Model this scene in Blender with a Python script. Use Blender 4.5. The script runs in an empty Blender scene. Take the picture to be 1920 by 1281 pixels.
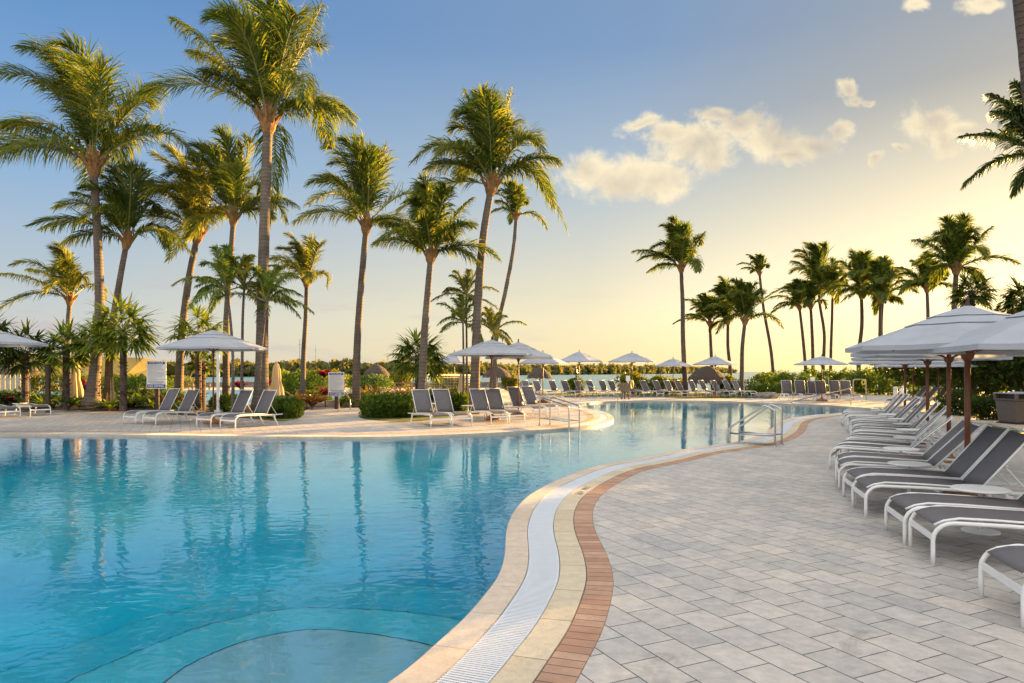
import bpy, bmesh, math, random
import numpy as np
from mathutils import Vector, Matrix
from mathutils.geometry import tessellate_polygon, interpolate_bezier
R = math.radians
random.seed(7); rng = np.random.default_rng(7)
scene = bpy.context.scene
COL = scene.collection
F = 1300.0; CX = 960.0; HY = 697.0; H = 1.7

def P(px, py, z=0.0):            # photograph pixel (1920 wide) of a point at height z -> world
    D = F * (H - z) / (py - HY)
    return Vector(((px - CX) * D / F, D, z))
def A(px, py, D):                # point seen at a pixel at distance D
    return Vector(((px - CX) * D / F, D, H - (py - HY) * D / F))
def G(px, D, z=0.0):
    return Vector(((px - CX) * D / F, D, z))

# ------------------------------------------------------------------ materials
def nt(name):
    m = bpy.data.materials.new(name); m.use_nodes = True
    n = m.node_tree; n.nodes.clear()
    out = n.nodes.new('ShaderNodeOutputMaterial')
    return m, n, out
def nd(n, typ, **kw):
    x = n.nodes.new(typ)
    for k, v in kw.items():
        if k.startswith('i_'): x.inputs[k[2:].replace('_', ' ')].default_value = v
        else: setattr(x, k, v)
    return x
def ramp(n, fac, stops, interp='LINEAR'):
    r = n.nodes.new('ShaderNodeValToRGB'); r.color_ramp.interpolation = interp
    e = r.color_ramp.elements
    while len(e) < len(stops): e.new(0.5)
    for i, (p, c) in enumerate(stops):
        e[i].position = p; e[i].color = (*c, 1) if len(c) == 3 else c
    n.links.new(fac, r.inputs[0]); return r
def math_(n, op, a, b=None, clamp=False):
    m = n.nodes.new('ShaderNodeMath'); m.operation = op; m.use_clamp = clamp
    for i, v in enumerate((a, b)):
        if v is None: continue
        if isinstance(v, (int, float)): m.inputs[i].default_value = v
        else: n.links.new(v, m.inputs[i])
    return m.outputs[0]
def noise(n, scale, detail=4, rough=.55, vec=None, dist=0):
    x = n.nodes.new('ShaderNodeTexNoise')
    x.inputs['Scale'].default_value = scale; x.inputs['Detail'].default_value = detail
    x.inputs['Roughness'].default_value = rough; x.inputs['Distortion'].default_value = dist
    if vec is not None: n.links.new(vec, x.inputs['Vector'])
    return x
def mixc(n, fac, a, b, mode='MIX'):
    m = n.nodes.new('ShaderNodeMix'); m.data_type = 'RGBA'; m.blend_type = mode
    for s, v in ((m.inputs[0], fac), (m.inputs[6], a), (m.inputs[7], b)):
        if isinstance(v, (int, float)): s.default_value = v
        elif isinstance(v, tuple): s.default_value = (*v, 1) if len(v) == 3 else v
        else: n.links.new(v, s)
    return m.outputs[2]
def simple(name, col, rough=.6, var=.15, vscale=6, bump=.0, bscale=40, metal=0, col2=None, spec=None):
    m, n, out = nt(name)
    b = nd(n, 'ShaderNodeBsdfPrincipled'); b.inputs['Roughness'].default_value = rough
    b.inputs['Metallic'].default_value = metal
    if spec is not None: b.inputs['Specular IOR Level'].default_value = spec
    tc = nd(n, 'ShaderNodeTexCoord'); ns = noise(n, vscale, 5, .6, tc.outputs['Object'])
    c2 = col2 or tuple(max(0, c * (1 - 2 * var)) for c in col)
    r = ramp(n, ns.outputs[0], [(.3, c2), (.7, col)])
    n.links.new(r.outputs[0], b.inputs['Base Color'])
    if bump:
        nb = noise(n, bscale, 4, .6, tc.outputs['Object'])
        bp = nd(n, 'ShaderNodeBump'); bp.inputs['Strength'].default_value = bump; bp.inputs['Distance'].default_value = .02
        n.links.new(nb.outputs[0], bp.inputs['Height']); n.links.new(bp.outputs[0], b.inputs['Normal'])
    n.links.new(b.outputs[0], out.inputs[0]); return m
def leafmat(name, c1, c2, c3, trans=.4, rough=.55, tcol=None):
    m, n, out = nt(name)
    g = nd(n, 'ShaderNodeNewGeometry')
    tc = nd(n, 'ShaderNodeTexCoord'); ns = noise(n, 1.1, 3, .6, tc.outputs['Object'])
    f = math_(n, 'ADD', math_(n, 'MULTIPLY', g.outputs['Random Per Island'], .6), math_(n, 'MULTIPLY', ns.outputs[0], .5))
    r = ramp(n, f, [(.15, c1), (.55, c2), (.95, c3)])
    b = nd(n, 'ShaderNodeBsdfPrincipled'); b.inputs['Roughness'].default_value = rough
    b.inputs['Specular IOR Level'].default_value = .15
    n.links.new(r.outputs[0], b.inputs['Base Color'])
    t = nd(n, 'ShaderNodeBsdfTranslucent')
    tint = mixc(n, 1.0, r.outputs[0], tcol or (1.9, 1.7, .7), 'MULTIPLY')
    n.links.new(tint, t.inputs['Color'])
    mx = nd(n, 'ShaderNodeMixShader'); mx.inputs[0].default_value = trans
    n.links.new(b.outputs[0], mx.inputs[1]); n.links.new(t.outputs[0], mx.inputs[2])
    n.links.new(mx.outputs[0], out.inputs[0]); return m

ordn = ['first','second','third','fourth','fifth','sixth','seventh','eighth','ninth','tenth','eleventh','twelfth','thirteenth','fourteenth','fifteenth','sixteenth','seventeenth','eighteenth','nineteenth','twentieth']
M = {}
M['frond'] = leafmat('palm_leaf', (.03, .06, .012), (.08, .125, .022), (.23, .23, .04), .48)
M['frond_y'] = leafmat('palm_leaf_yellow', (.05, .08, .014), (.12, .15, .028), (.28, .26, .045), .48)
M['fan'] = leafmat('fan_leaf', (.05, .09, .018), (.13, .20, .035), (.26, .30, .05), .42)
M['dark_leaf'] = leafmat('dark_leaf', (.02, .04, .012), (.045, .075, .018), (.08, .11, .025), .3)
M['hedge'] = leafmat('hedge_leaf', (.035, .075, .012), (.08, .14, .02), (.17, .21, .035), .32)
M['hedge_y'] = leafmat('hedge_leaf_yellow', (.06, .085, .014), (.13, .15, .022), (.25, .22, .035), .32)
M['ti'] = leafmat('ti_leaf', (.05, .006, .012), (.16, .012, .03), (.34, .04, .06), .35, tcol=(1.6, 1.1, 1.1))
M['orange_leaf'] = leafmat('bromeliad_leaf', (.07, .08, .015), (.20, .12, .03), (.42, .16, .04), .35, tcol=(1.5, 1.2, .8))
M['rachis'] = simple('rachis', (.22, .22, .06), .5)
M['husk'] = simple('palm_husk', (.36, .19, .07), .9, .3, 8, .6, 30)
M['stem'] = simple('shrub_stem', (.12, .08, .05), .9)
M['far_wood'] = leafmat('far_wood', (.12, .13, .05), (.17, .17, .06), (.26, .23, .08), .2, .8)

def trunkmat(name, c1, c2, ringscale=7.0):
    m, n, out = nt(name)
    tc = nd(n, 'ShaderNodeTexCoord')
    sx = nd(n, 'ShaderNodeSeparateXYZ'); n.links.new(tc.outputs['Object'], sx.inputs[0])
    ns = noise(n, 5, 5, .6, tc.outputs['Object'])
    zz = math_(n, 'ADD', sx.outputs[2], math_(n, 'MULTIPLY', ns.outputs[0], .12))
    fr = math_(n, 'FRACT', math_(n, 'MULTIPLY', zz, ringscale))
    line = ramp(n, fr, [(.0, (.35,)*3), (.12, (1,)*3), (.85, (.9,)*3), (1, (.4,)*3)])
    n2 = noise(n, 2.2, 5, .65, tc.outputs['Object'])
    base = ramp(n, n2.outputs[0], [(.3, c1), (.7, c2)])
    col = mixc(n, .75, base.outputs[0], line.outputs[0], 'MULTIPLY')
    b = nd(n, 'ShaderNodeBsdfPrincipled'); b.inputs['Roughness'].default_value = .9
    n.links.new(col, b.inputs['Base Color'])
    bp = nd(n, 'ShaderNodeBump'); bp.inputs['Strength'].default_value = .8; bp.inputs['Distance'].default_value = .03
    n.links.new(line.outputs[0], bp.inputs['Height']); n.links.new(bp.outputs[0], b.inputs['Normal'])
    n.links.new(b.outputs[0], out.inputs[0]); return m
M['trunk'] = trunkmat('palm_trunk', (.095, .075, .06), (.20, .16, .13))
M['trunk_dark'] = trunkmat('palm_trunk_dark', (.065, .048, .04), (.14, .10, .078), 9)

M['white_metal'] = simple('white_powder_coated_metal', (.78, .78, .77), .35, .03)
M['steel'] = simple('steel', (.55, .54, .52), .22, .08, metal=1.0)
M['white_top'] = simple('white_table_top', (.80, .80, .79), .4, .03)
M['wood_pole'] = simple('red_wood', (.23, .075, .03), .45, .25, 3, .2, 60)
M['stone_base'] = simple('terracotta_base', (.36, .17, .07), .8, .2, 8, .4)
M['weathered'] = simple('weathered_wood', (.24, .18, .13), .9, .3, 6, .5)
M['dark_wood'] = simple('dark_wood', (.07, .045, .035), .8, .3, 6, .3)
M['pale_wood'] = simple('pale_wood', (.55, .45, .30), .8, .2, 6, .3)
M['rock'] = simple('rock', (.30, .27, .24), .95, .3, 4, .8, 12)
M['bin'] = simple('taupe_bin', (.13, .11, .10), .6, .1)
M['bin_dark'] = simple('bin_dark', (.035, .033, .033), .6, .1)
M['black_metal'] = simple('black_metal', (.02, .02, .02), .4, .1)
M['sign_white'] = simple('sign_white', (.72, .72, .72), .4, .03)
M['sign_blue'] = simple('sign_blue', (.02, .035, .25), .4, .05)
M['sign_grey'] = simple('sign_grey', (.25, .26, .30), .5, .05)
M['net'] = simple('net_band', (.75, .68, .45), .8, .05)
M['green_cloth'] = simple('green_cloth', (.12, .35, .30), .8, .1)
M['yellow_ring'] = simple('yellow_ring', (.65, .55, .05), .5, .1)
M['red_bag'] = simple('red_cloth', (.25, .04, .03), .8, .1)

def cloth(name, col, trans, rough=.85, weave=None):
    m, n, out = nt(name)
    tc = nd(n, 'ShaderNodeTexCoord')
    ns = noise(n, 3, 4, .6, tc.outputs['Object'])
    r = ramp(n, ns.outputs[0], [(.3, tuple(c*.88 for c in col)), (.7, col)])
    b = nd(n, 'ShaderNodeBsdfPrincipled'); b.inputs['Roughness'].default_value = rough
    b.inputs['Specular IOR Level'].default_value = .25
    n.links.new(r.outputs[0], b.inputs['Base Color'])
    bp = nd(n, 'ShaderNodeBump'); bp.inputs['Strength'].default_value = .25; bp.inputs['Distance'].default_value = .004
    nb = noise(n, weave or 12, 3, .6, tc.outputs['Object'])
    n.links.new(nb.outputs[0], bp.inputs['Height']); n.links.new(bp.outputs[0], b.inputs['Normal'])
    t = nd(n, 'ShaderNodeBsdfTranslucent'); n.links.new(r.outputs[0], t.inputs['Color'])
    mx = nd(n, 'ShaderNodeMixShader'); mx.inputs[0].default_value = trans
    n.links.new(b.outputs[0], mx.inputs[1]); n.links.new(t.outputs[0], mx.inputs[2])
    n.links.new(mx.outputs[0], out.inputs[0]); return m
M['canvas'] = cloth('umbrella_canvas', (.54, .57, .63), .3, weave=5)
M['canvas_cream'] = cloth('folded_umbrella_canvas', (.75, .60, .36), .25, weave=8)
M['sling'] = cloth('grey_sling', (.165, .152, .16), .14, .5, weave=300)
def thatch():
    m, n, out = nt('thatch')
    tc = nd(n, 'ShaderNodeTexCoord')
    mp = nd(n, 'ShaderNodeMapping'); mp.inputs['Scale'].default_value = (14, 14, 2.0)
    n.links.new(tc.outputs['Object'], mp.inputs[0])
    ns = noise(n, 1.2, 6, .7, mp.outputs[0])
    r = ramp(n, ns.outputs[0], [(.34, (.025, .018, .015)), (.66, (.13, .095, .07))])
    b = nd(n, 'ShaderNodeBsdfPrincipled'); b.inputs['Roughness'].default_value = .95
    n.links.new(r.outputs[0], b.inputs['Base Color'])
    bp = nd(n, 'ShaderNodeBump'); bp.inputs['Strength'].default_value = 1; bp.inputs['Distance'].default_value = .06
    n.links.new(ns.outputs[0], bp.inputs['Height']); n.links.new(bp.outputs[0], b.inputs['Normal'])
    n.links.new(b.outputs[0], out.inputs[0]); return m
M['thatch'] = thatch()

PAV_ANG = -115.3
def pavers():
    m, n, out = nt('pavers')
    tc = nd(n, 'ShaderNodeTexCoord')
    mp = nd(n, 'ShaderNodeMapping'); mp.inputs['Rotation'].default_value = (0, 0, R(PAV_ANG)); mp.inputs['Location'].default_value = (20.04, 20.11, 0)
    n.links.new(tc.outputs['Object'], mp.inputs[0])
    def brick(c1, c2, mo, ms, sm):
        b = nd(n, 'ShaderNodeTexBrick'); b.offset = .5; b.squash = 1
        b.inputs['Color1'].default_value = (*c1, 1); b.inputs['Color2'].default_value = (*c2, 1); b.inputs['Mortar'].default_value = (*mo, 1)
        b.inputs['Scale'].default_value = 1; b.inputs['Mortar Size'].default_value = ms; b.inputs['Mortar Smooth'].default_value = sm
        b.inputs['Brick Width'].default_value = .352; b.inputs['Row Height'].default_value = .266; b.inputs['Bias'].default_value = 0
        n.links.new(mp.outputs[0], b.inputs['Vector']); return b
    bk = brick((.44, .42, .405), (.56, .52, .485), (.05, .05, .055), .0042, .15)
    n1 = noise(n, 9, 6, .7, tc.outputs['Object']); n2 = noise(n, 1.1, 4, .6, tc.outputs['Object']); n3 = noise(n, 70, 3, .6, tc.outputs['Object'])
    v1 = ramp(n, n1.outputs[0], [(.3, (.76, .75, .75)), (.7, (1.12, 1.10, 1.05))])
    v2 = ramp(n, n2.outputs[0], [(.3, (.83, .84, .88)), (.7, (1.08, 1.05, 1.0))])
    pit = ramp(n, n3.outputs[0], [(.27, (.45, .42, .4)), (.335, (1, 1, 1))])
    c = mixc(n, 1, bk.outputs[0], v1.outputs[0], 'MULTIPLY'); c = mixc(n, 1, c, v2.outputs[0], 'MULTIPLY'); c = mixc(n, .8, c, pit.outputs[0], 'MULTIPLY')
    n4 = noise(n, 1.9, 7, .68, tc.outputs['Object'], .8)      # old splash and dirt stains
    st = ramp(n, n4.outputs[0], [(.30, (.70, .69, .68)), (.39, (1, 1, 1)), (.62, (1, 1, 1)), (.74, (1.08, 1.05, 1.0))])
    c = mixc(n, 1, c, st.outputs[0], 'MULTIPLY')
    b = nd(n, 'ShaderNodeBsdfPrincipled'); n.links.new(c, b.inputs['Base Color'])
    rr = ramp(n, n1.outputs[0], [(.3, (.62,)*3), (.7, (.42,)*3)]); n.links.new(rr.outputs[0], b.inputs['Roughness'])
    b.inputs['Specular IOR Level'].default_value = .45
    hb = math_(n, 'SUBTRACT', math_(n, 'MULTIPLY', n1.outputs[0], .12), math_(n, 'MULTIPLY', bk.outputs[1], 1.0))
    bp = nd(n, 'ShaderNodeBump'); bp.inputs['Strength'].default_value = .6; bp.inputs['Distance'].default_value = .008
    n.links.new(hb, bp.inputs['Height']); n.links.new(bp.outputs[0], b.inputs['Normal'])
    n.links.new(b.outputs[0], out.inputs[0]); return m
M['pavers'] = pavers()
def uvband(name, seg, width, c1, c2, joint, jc, rough=.55):
    m, n, out = nt(name)
    uv = nd(n, 'ShaderNodeUVMap'); sx = nd(n, 'ShaderNodeSeparateXYZ'); n.links.new(uv.outputs[0], sx.inputs[0])
    u = math_(n, 'DIVIDE', sx.outputs[0], seg)
    fr = math_(n, 'FRACT', u); idx = math_(n, 'FLOOR', u)
    wn = nd(n, 'ShaderNodeTexWhiteNoise'); wn.noise_dimensions = '1D'; n.links.new(idx, wn.inputs['W'])
    col = ramp(n, wn.outputs[0], [(0, c1), (1, c2)])
    jw = joint / seg
    d = math_(n, 'MINIMUM', fr, math_(n, 'SUBTRACT', 1.0, fr))
    v = sx.outputs[1]
    dv = math_(n, 'MINIMUM', v, math_(n, 'SUBTRACT', width, v))
    j1 = math_(n, 'LESS_THAN', d, jw / 2); j2 = math_(n, 'LESS_THAN', dv, joint * .5)
    j = math_(n, 'MAXIMUM', j1, j2)
    tc = nd(n, 'ShaderNodeTexCoord')
    n1 = noise(n, 9, 6, .7, tc.outputs['Object']); n3 = noise(n, 60, 3, .6, tc.outputs['Object'])
    v1 = ramp(n, n1.outputs[0], [(.3, (.80, .78, .76)), (.7, (1.08, 1.07, 1.04))])
    v3 = ramp(n, n3.outputs[0], [(.3, (.8, .8, .8)), (.45, (1, 1, 1))])
    c = mixc(n, 1, col.outputs[0], v1.outputs[0], 'MULTIPLY'); c = mixc(n, 1, c, v3.outputs[0], 'MULTIPLY')
    c = mixc(n, j, c, jc)
    b = nd(n, 'ShaderNodeBsdfPrincipled'); n.links.new(c, b.inputs['Base Color']); b.inputs['Roughness'].default_value = rough
    bp = nd(n, 'ShaderNodeBump'); bp.inputs['Strength'].default_value = .5; bp.inputs['Distance'].default_value = .006
    hh = math_(n, 'SUBTRACT', math_(n, 'MULTIPLY', n1.outputs[0], .2), j)
    n.links.new(hh, bp.inputs['Height']); n.links.new(bp.outputs[0], b.inputs['Normal'])
    n.links.new(b.outputs[0], out.inputs[0]); return m
M['coping_in'] = uvband('pool_edge_stone', .62, .225, (.58, .46, .35), (.68, .57, .46), .006, (.25, .2, .15))
M['coping_out'] = uvband('outer_edge_stone', .62, .225, (.56, .46, .31), (.66, .56, .41), .008, (.18, .14, .1))
M['brick'] = uvband('soldier_brick', .102, .22, (.38, .20, .125), (.54, .34, .23), .009, (.12, .085, .07), .75)
M['grate'] = simple('grate_white', (.68, .71, .76), .45, .04)
M['channel'] = simple('drain_channel', (.10, .11, .12), .8, .1)
M['tile_line'] = simple('dark_tile', (.02, .025, .06), .4, .2)
M['plaster'] = simple('pool_plaster', (.28, .87, .97), .7, .06, 2.0)
M['pool_step_deep'] = simple('pool_step_deep', (.27, .76, .87), .7, .06, 2.0)
M['pool_step'] = simple('pool_step_plaster', (.38, .60, .73), .7, .06, 2.0)
M['sand'] = simple('sand', (.58, .47, .33), .95, .12, 1.5, .3, 8)
M['soil'] = simple('mulch', (.10, .06, .04), .95, .35, 5, .8, 20)
def grassmat():
    m, n, out = nt('grass')
    tc = nd(n, 'ShaderNodeTexCoord')
    n1 = noise(n, 1.2, 5, .6, tc.outputs['Object']); n2 = noise(n, 60, 3, .7, tc.outputs['Object'])
    f = math_(n, 'ADD', math_(n, 'MULTIPLY', n1.outputs[0], .6), math_(n, 'MULTIPLY', n2.outputs[0], .4))
    r = ramp(n, f, [(.35, (.035, .05, .012)), (.5, (.08, .11, .02)), (.65, (.15, .16, .035))])
    b = nd(n, 'ShaderNodeBsdfPrincipled'); b.inputs['Roughness'].default_value = .85; n.links.new(r.outputs[0], b.inputs['Base Color'])
    bp = nd(n, 'ShaderNodeBump'); bp.inputs['Strength'].default_value = 1; bp.inputs['Distance'].default_value = .05
    n.links.new(n2.outputs[0], bp.inputs['Height']); n.links.new(bp.outputs[0], b.inputs['Normal'])
    n.links.new(b.outputs[0], out.inputs[0]); return m
M['grass'] = grassmat()

def water_pool():
    m, n, out = nt('pool_water')
    tc = nd(n, 'ShaderNodeTexCoord')
    mp = nd(n, 'ShaderNodeMapping'); mp.inputs['Scale'].default_value = (1.0, 1.35, 1); mp.inputs['Rotation'].default_value = (0, 0, R(8))
    n.links.new(tc.outputs['Object'], mp.inputs[0])
    a = noise(n, 4.6, 1, .4, mp.outputs[0], .5); b2 = noise(n, 1.3, 2, .5, mp.outputs[0], .3); c = noise(n, 12, 0, .5, mp.outputs[0], .3)
    # calm and ruffled patches
    p = noise(n, .22, 2, .5, tc.outputs['Object'])
    amp = ramp(n, p.outputs[0], [(.38, (.35,)*3), (.62, (1.25,)*3)])
    h = math_(n, 'ADD', math_(n, 'MULTIPLY', a.outputs[0], 1.0), math_(n, 'MULTIPLY', b2.outputs[0], .35))
    h = math_(n, 'ADD', h, math_(n, 'MULTIPLY', c.outputs[0], .24))
    h = math_(n, 'MULTIPLY', h, amp.outputs[0])
    bp = nd(n, 'ShaderNodeBump'); bp.inputs['Strength'].default_value = 1.0; bp.inputs['Distance'].default_value = .0056
    n.links.new(h, bp.inputs['Height'])
    g = nd(n, 'ShaderNodeBsdfGlass'); g.inputs['IOR'].default_value = 1.42; g.inputs['Roughness'].default_value = 0
    n.links.new(bp.outputs[0], g.inputs['Normal'])
    n.links.new(g.outputs[0], out.inputs['Surface'])
    va = nd(n, 'ShaderNodeVolumeAbsorption'); va.inputs['Color'].default_value = (.0, .82, .94, 1); va.inputs['Density'].default_value = 1.08
    n.links.new(va.outputs[0], out.inputs['Volume']); return m
M['water'] = water_pool()
def water_sea(name, col, bumpd, scale):
    m, n, out = nt(name)
    tc = nd(n, 'ShaderNodeTexCoord')
    mp = nd(n, 'ShaderNodeMapping'); mp.inputs['Scale'].default_value = (.35, 1, 1)
    n.links.new(tc.outputs['Object'], mp.inputs[0])
    a = noise(n, scale, 5, .65, mp.outputs[0])
    b = nd(n, 'ShaderNodeBsdfPrincipled'); b.inputs['Base Color'].default_value = (*col, 1); b.inputs['Roughness'].default_value = .25
    b.inputs['IOR'].default_value = 1.33
    bp = nd(n, 'ShaderNodeBump'); bp.inputs['Strength'].default_value = 1; bp.inputs['Distance'].default_value = bumpd
    n.links.new(a.outputs[0], bp.inputs['Height']); n.links.new(bp.outputs[0], b.inputs['Normal'])
    n.links.new(b.outputs[0], out.inputs[0]); return m
M['sea'] = water_sea('sea_water', (.09, .20, .23), .25, 1.2)
M['lagoon'] = water_sea('lagoon_water', (.10, .28, .36), .01, 3)

# ------------------------------------------------------------------ mesh helpers
class MB:
    def __init__(s): s.v = []; s.f = []; s.mi = []; s.n = 0
    def add(s, verts, faces, mi=0):
        o = s.n; vv = np.asarray(verts, dtype=float).reshape(-1, 3); s.v.append(vv); s.n += len(vv)
        for f in faces: s.f.append(tuple(i + o for i in f)); s.mi.append(mi)
    def box(s, c, size, rot=None, mi=0):
        hx, hy, hz = (d / 2 for d in size)
        vs = [Vector((x, y, z)) for x in (-hx, hx) for y in (-hy, hy) for z in (-hz, hz)]
        if rot is not None: vs = [rot @ v for v in vs]
        c = Vector(c)
        s.add([v + c for v in vs], [(0,1,3,2),(4,6,7,5),(0,4,5,1),(2,3,7,6),(0,2,6,4),(1,5,7,3)], mi)
    def tube(s, pts, r, sides=8, mi=0, cap=True, flat=None):
        pts = [Vector(p) for p in pts]; n = len(pts)
        rr = r if hasattr(r, '__len__') else [r] * n
        t0 = (pts[1] - pts[0]).normalized()
        up = Vector((0, 0, 1)) if abs(t0.z) < .9 else Vector((1, 0, 0))
        x = t0.cross(up).normalized()
        vs = []
        for i, p in enumerate(pts):
            t = (pts[min(i+1, n-1)] - pts[max(i-1, 0)]).normalized()
            x = (x - t * x.dot(t)).normalized(); y = t.cross(x)
            for k in range(sides):
                a = 2 * math.pi * (k + .5) / sides
                vs.append(p + x * math.cos(a) * rr[i] * (flat or 1) + y * math.sin(a) * rr[i])
        fs = []
        for i in range(n - 1):
            for k in range(sides):
                k2 = (k + 1) % sides
                fs.append((i*sides+k, i*sides+k2, (i+1)*sides+k2, (i+1)*sides+k))
        if cap: fs.append(tuple(range(sides-1, -1, -1))); fs.append(tuple((n-1)*sides+k for k in range(sides)))
        s.add(vs, fs, mi)
    def lathe(s, prof, c=(0,0,0), sides=16, mi=0, wob=0):
        vs = []; fs = []; c = Vector(c)
        for (r, z) in prof:
            for k in range(sides):
                a = 2 * math.pi * k / sides; q = r * (1 + (random.uniform(-wob, wob) if wob else 0))
                vs.append(c + Vector((q*math.cos(a), q*math.sin(a), z)))
        n = len(prof)
        for i in range(n-1):
            for k in range(sides):
                k2 = (k+1) % sides
                fs.append((i*sides+k, i*sides+k2, (i+1)*sides+k2, (i+1)*sides+k))
        fs.append(tuple(range(sides-1, -1, -1))); fs.append(tuple((n-1)*sides+k for k in range(sides)))
        s.add(vs, fs, mi)
    def build(s, name, mats, parent=None, smooth=False, loc=None):
        me = bpy.data.meshes.new(name)
        vs = np.concatenate(s.v) if s.v else np.zeros((0, 3))
        if loc is not None: vs = vs - np.array(loc)
        me.from_pydata(vs.tolist(), [], s.f)
        if not isinstance(mats, (list, tuple)): mats = [mats]
        for m in mats: me.materials.append(m)
        if len(mats) > 1: me.polygons.foreach_set('material_index', s.mi)
        if smooth: me.polygons.foreach_set('use_smooth', [True] * len(me.polygons))
        me.update()
        o = bpy.data.objects.new(name, me); COL.objects.link(o)
        if loc is not None: o.location = loc
        if parent: o.parent = parent
        return o
def tag(o, label=None, cat=None, group=None, kind=None):
    if label and len(label.split()) > 16: print('LONG', len(label.split()), label)
    if label: o['label'] = label
    if cat: o['category'] = cat
    if group: o['group'] = group
    if kind: o['kind'] = kind
    return o
def empty(name, loc=(0,0,0), rz=0, label=None, cat=None, group=None):
    o = bpy.data.objects.new(name, None); o.location = loc; o.rotation_euler = (0, 0, rz); o.empty_display_size = .2
    COL.objects.link(o); return tag(o, label, cat, group)
KIDS = {}
def copy_tree(o, parent=None):
    c = o.copy(); COL.objects.link(c)
    if parent: c.parent = parent
    KIDS[c.name] = []
    for ch in KIDS.get(o.name, []): KIDS[c.name].append(copy_tree(ch, c))
    return c
def reg(parent, *kids): KIDS.setdefault(parent.name, []).extend(kids)
def bevel(o, w=.004, seg=2):
    m = o.modifiers.new('bevel', 'BEVEL'); m.width = w; m.segments = seg; m.limit_method = 'ANGLE'; return o
def catmull(pts, per=8, closed=False):
    pts = [Vector(p) for p in pts]; n = len(pts); out = []
    rng_ = range(n if closed else n - 1)
    for i in rng_:
        if closed: p0, p1, p2, p3 = pts[(i-1) % n], pts[i], pts[(i+1) % n], pts[(i+2) % n]
        else: p0, p1, p2, p3 = pts[max(i-1, 0)], pts[i], pts[i+1], pts[min(i+2, n-1)]
        for k in range(per):
            t = k / per
            out.append(.5 * ((2*p1) + (p2-p0)*t + (2*p0-5*p1+4*p2-p3)*t*t + (3*p1-p0-3*p2+p3)*t**3))
    if not closed: out.append(pts[-1])
    return out
def sheet(name, outer, mat, z=0, holes=(), kind='structure'):
    loops = [[Vector((p[0], p[1], 0)) for p in outer]] + [[Vector((p[0], p[1], 0)) for p in h] for h in holes]
    tris = tessellate_polygon(loops)
    vs = [p for l in loops for p in l]
    mb = MB()
    fs = []
    for t in tris:
        a, b, c = (vs[i] for i in t)
        fs.append(tuple(t) if (b-a).cross(c-a).z > 0 else (t[0], t[2], t[1]))
    mb.add([(p.x, p.y, z) for p in vs], fs)
    o = mb.build(name, mat)
    if kind: o['kind'] = kind
    return o
def resample(pts, step):
    n = len(pts); out = []; acc = 0
    out.append(pts[0].copy()); last = pts[0]
    for i in range(1, n + 1):
        q = pts[i % n]; d = (q - last).length
        while acc + d >= step:
            t = (step - acc) / d; last = last.lerp(q, t); out.append(last.copy()); d = (q - last).length; acc = 0
        acc += d; last = q
    return out
def smooth_loop(pts, it=3):
    n = len(pts)
    for _ in range(it):
        pts = [(pts[i-1] + pts[i] * 2 + pts[(i+1) % n]) / 4 for i in range(n)]
    return pts

# ------------------------------------------------------------------ pool outline
near = [(730,1281),(817.8,1206.7),(868,1163),(908.6,1115.8),(935.5,1078.8),(946.6,1038.4),(948.3,1001.4),(955.7,974.5),(972.5,947.6),
        (1002.8,922.3),(1053.3,897.1),(1120.6,873.5),(1204.7,858.4),(1268.7,844.5),(1337.5,835),(1394.8,825.7),(1433.7,812),(1449,801.6),
        (1461,791),(1486,783.5),(1532,777.6),(1576,774.5)]
far = [(1585,762),(1530,758.6),(1450,756.3),(1337,751.6),(1191.9,751.4),(1126.3,753.3),(1097,756.8),(1088,761),(1096,765),(1121.9,769.8),(1144,777.2),
       (1150.3,786),(1132.8,793.6),(1082.5,801.2),(1016.9,806),(925,811.5),(790,817),(690,819.5),(480,819),(300,816.5),(125,814.5),(0,815)]
pts = [Vector((-2.9, 1.6, 0)), Vector((-1.75, 2.35, 0)), Vector((-1.12, 3.1, 0))] + [P(*q) for q in near] + [Vector((16.4, 31.6, 0))] + [P(*q) for q in far]
pts += [Vector(q) for q in [(-17, 18.6, 0), (-20.5, 17.5, 0), (-22.5, 14, 0), (-22, 9.5, 0), (-19, 5.5, 0), (-14, 3, 0), (-8.5, 1.7, 0), (-5, 1.2, 0)]]
loop = smooth_loop(resample(catmull(pts, 10, True), .10), 6)
area = sum(loop[i-1].x * loop[i].y - loop[i].x * loop[i-1].y for i in range(len(loop))) / 2
if area < 0: loop.reverse()
NL = len(loop)
def normals(lp):
    out = []
    n = len(lp)
    for i in range(n):
        t = lp[(i+2) % n] - lp[i-2]; t.normalize(); out.append(Vector((t.y, -t.x, 0)))
    return out
NRM = normals(loop)
def off(d): return [loop[i] + NRM[i] * d for i in range(NL)]
arc = [0.0]
for i in range(1, NL + 1): arc.append(arc[-1] + (loop[i % NL] - loop[i-1]).length)
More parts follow.
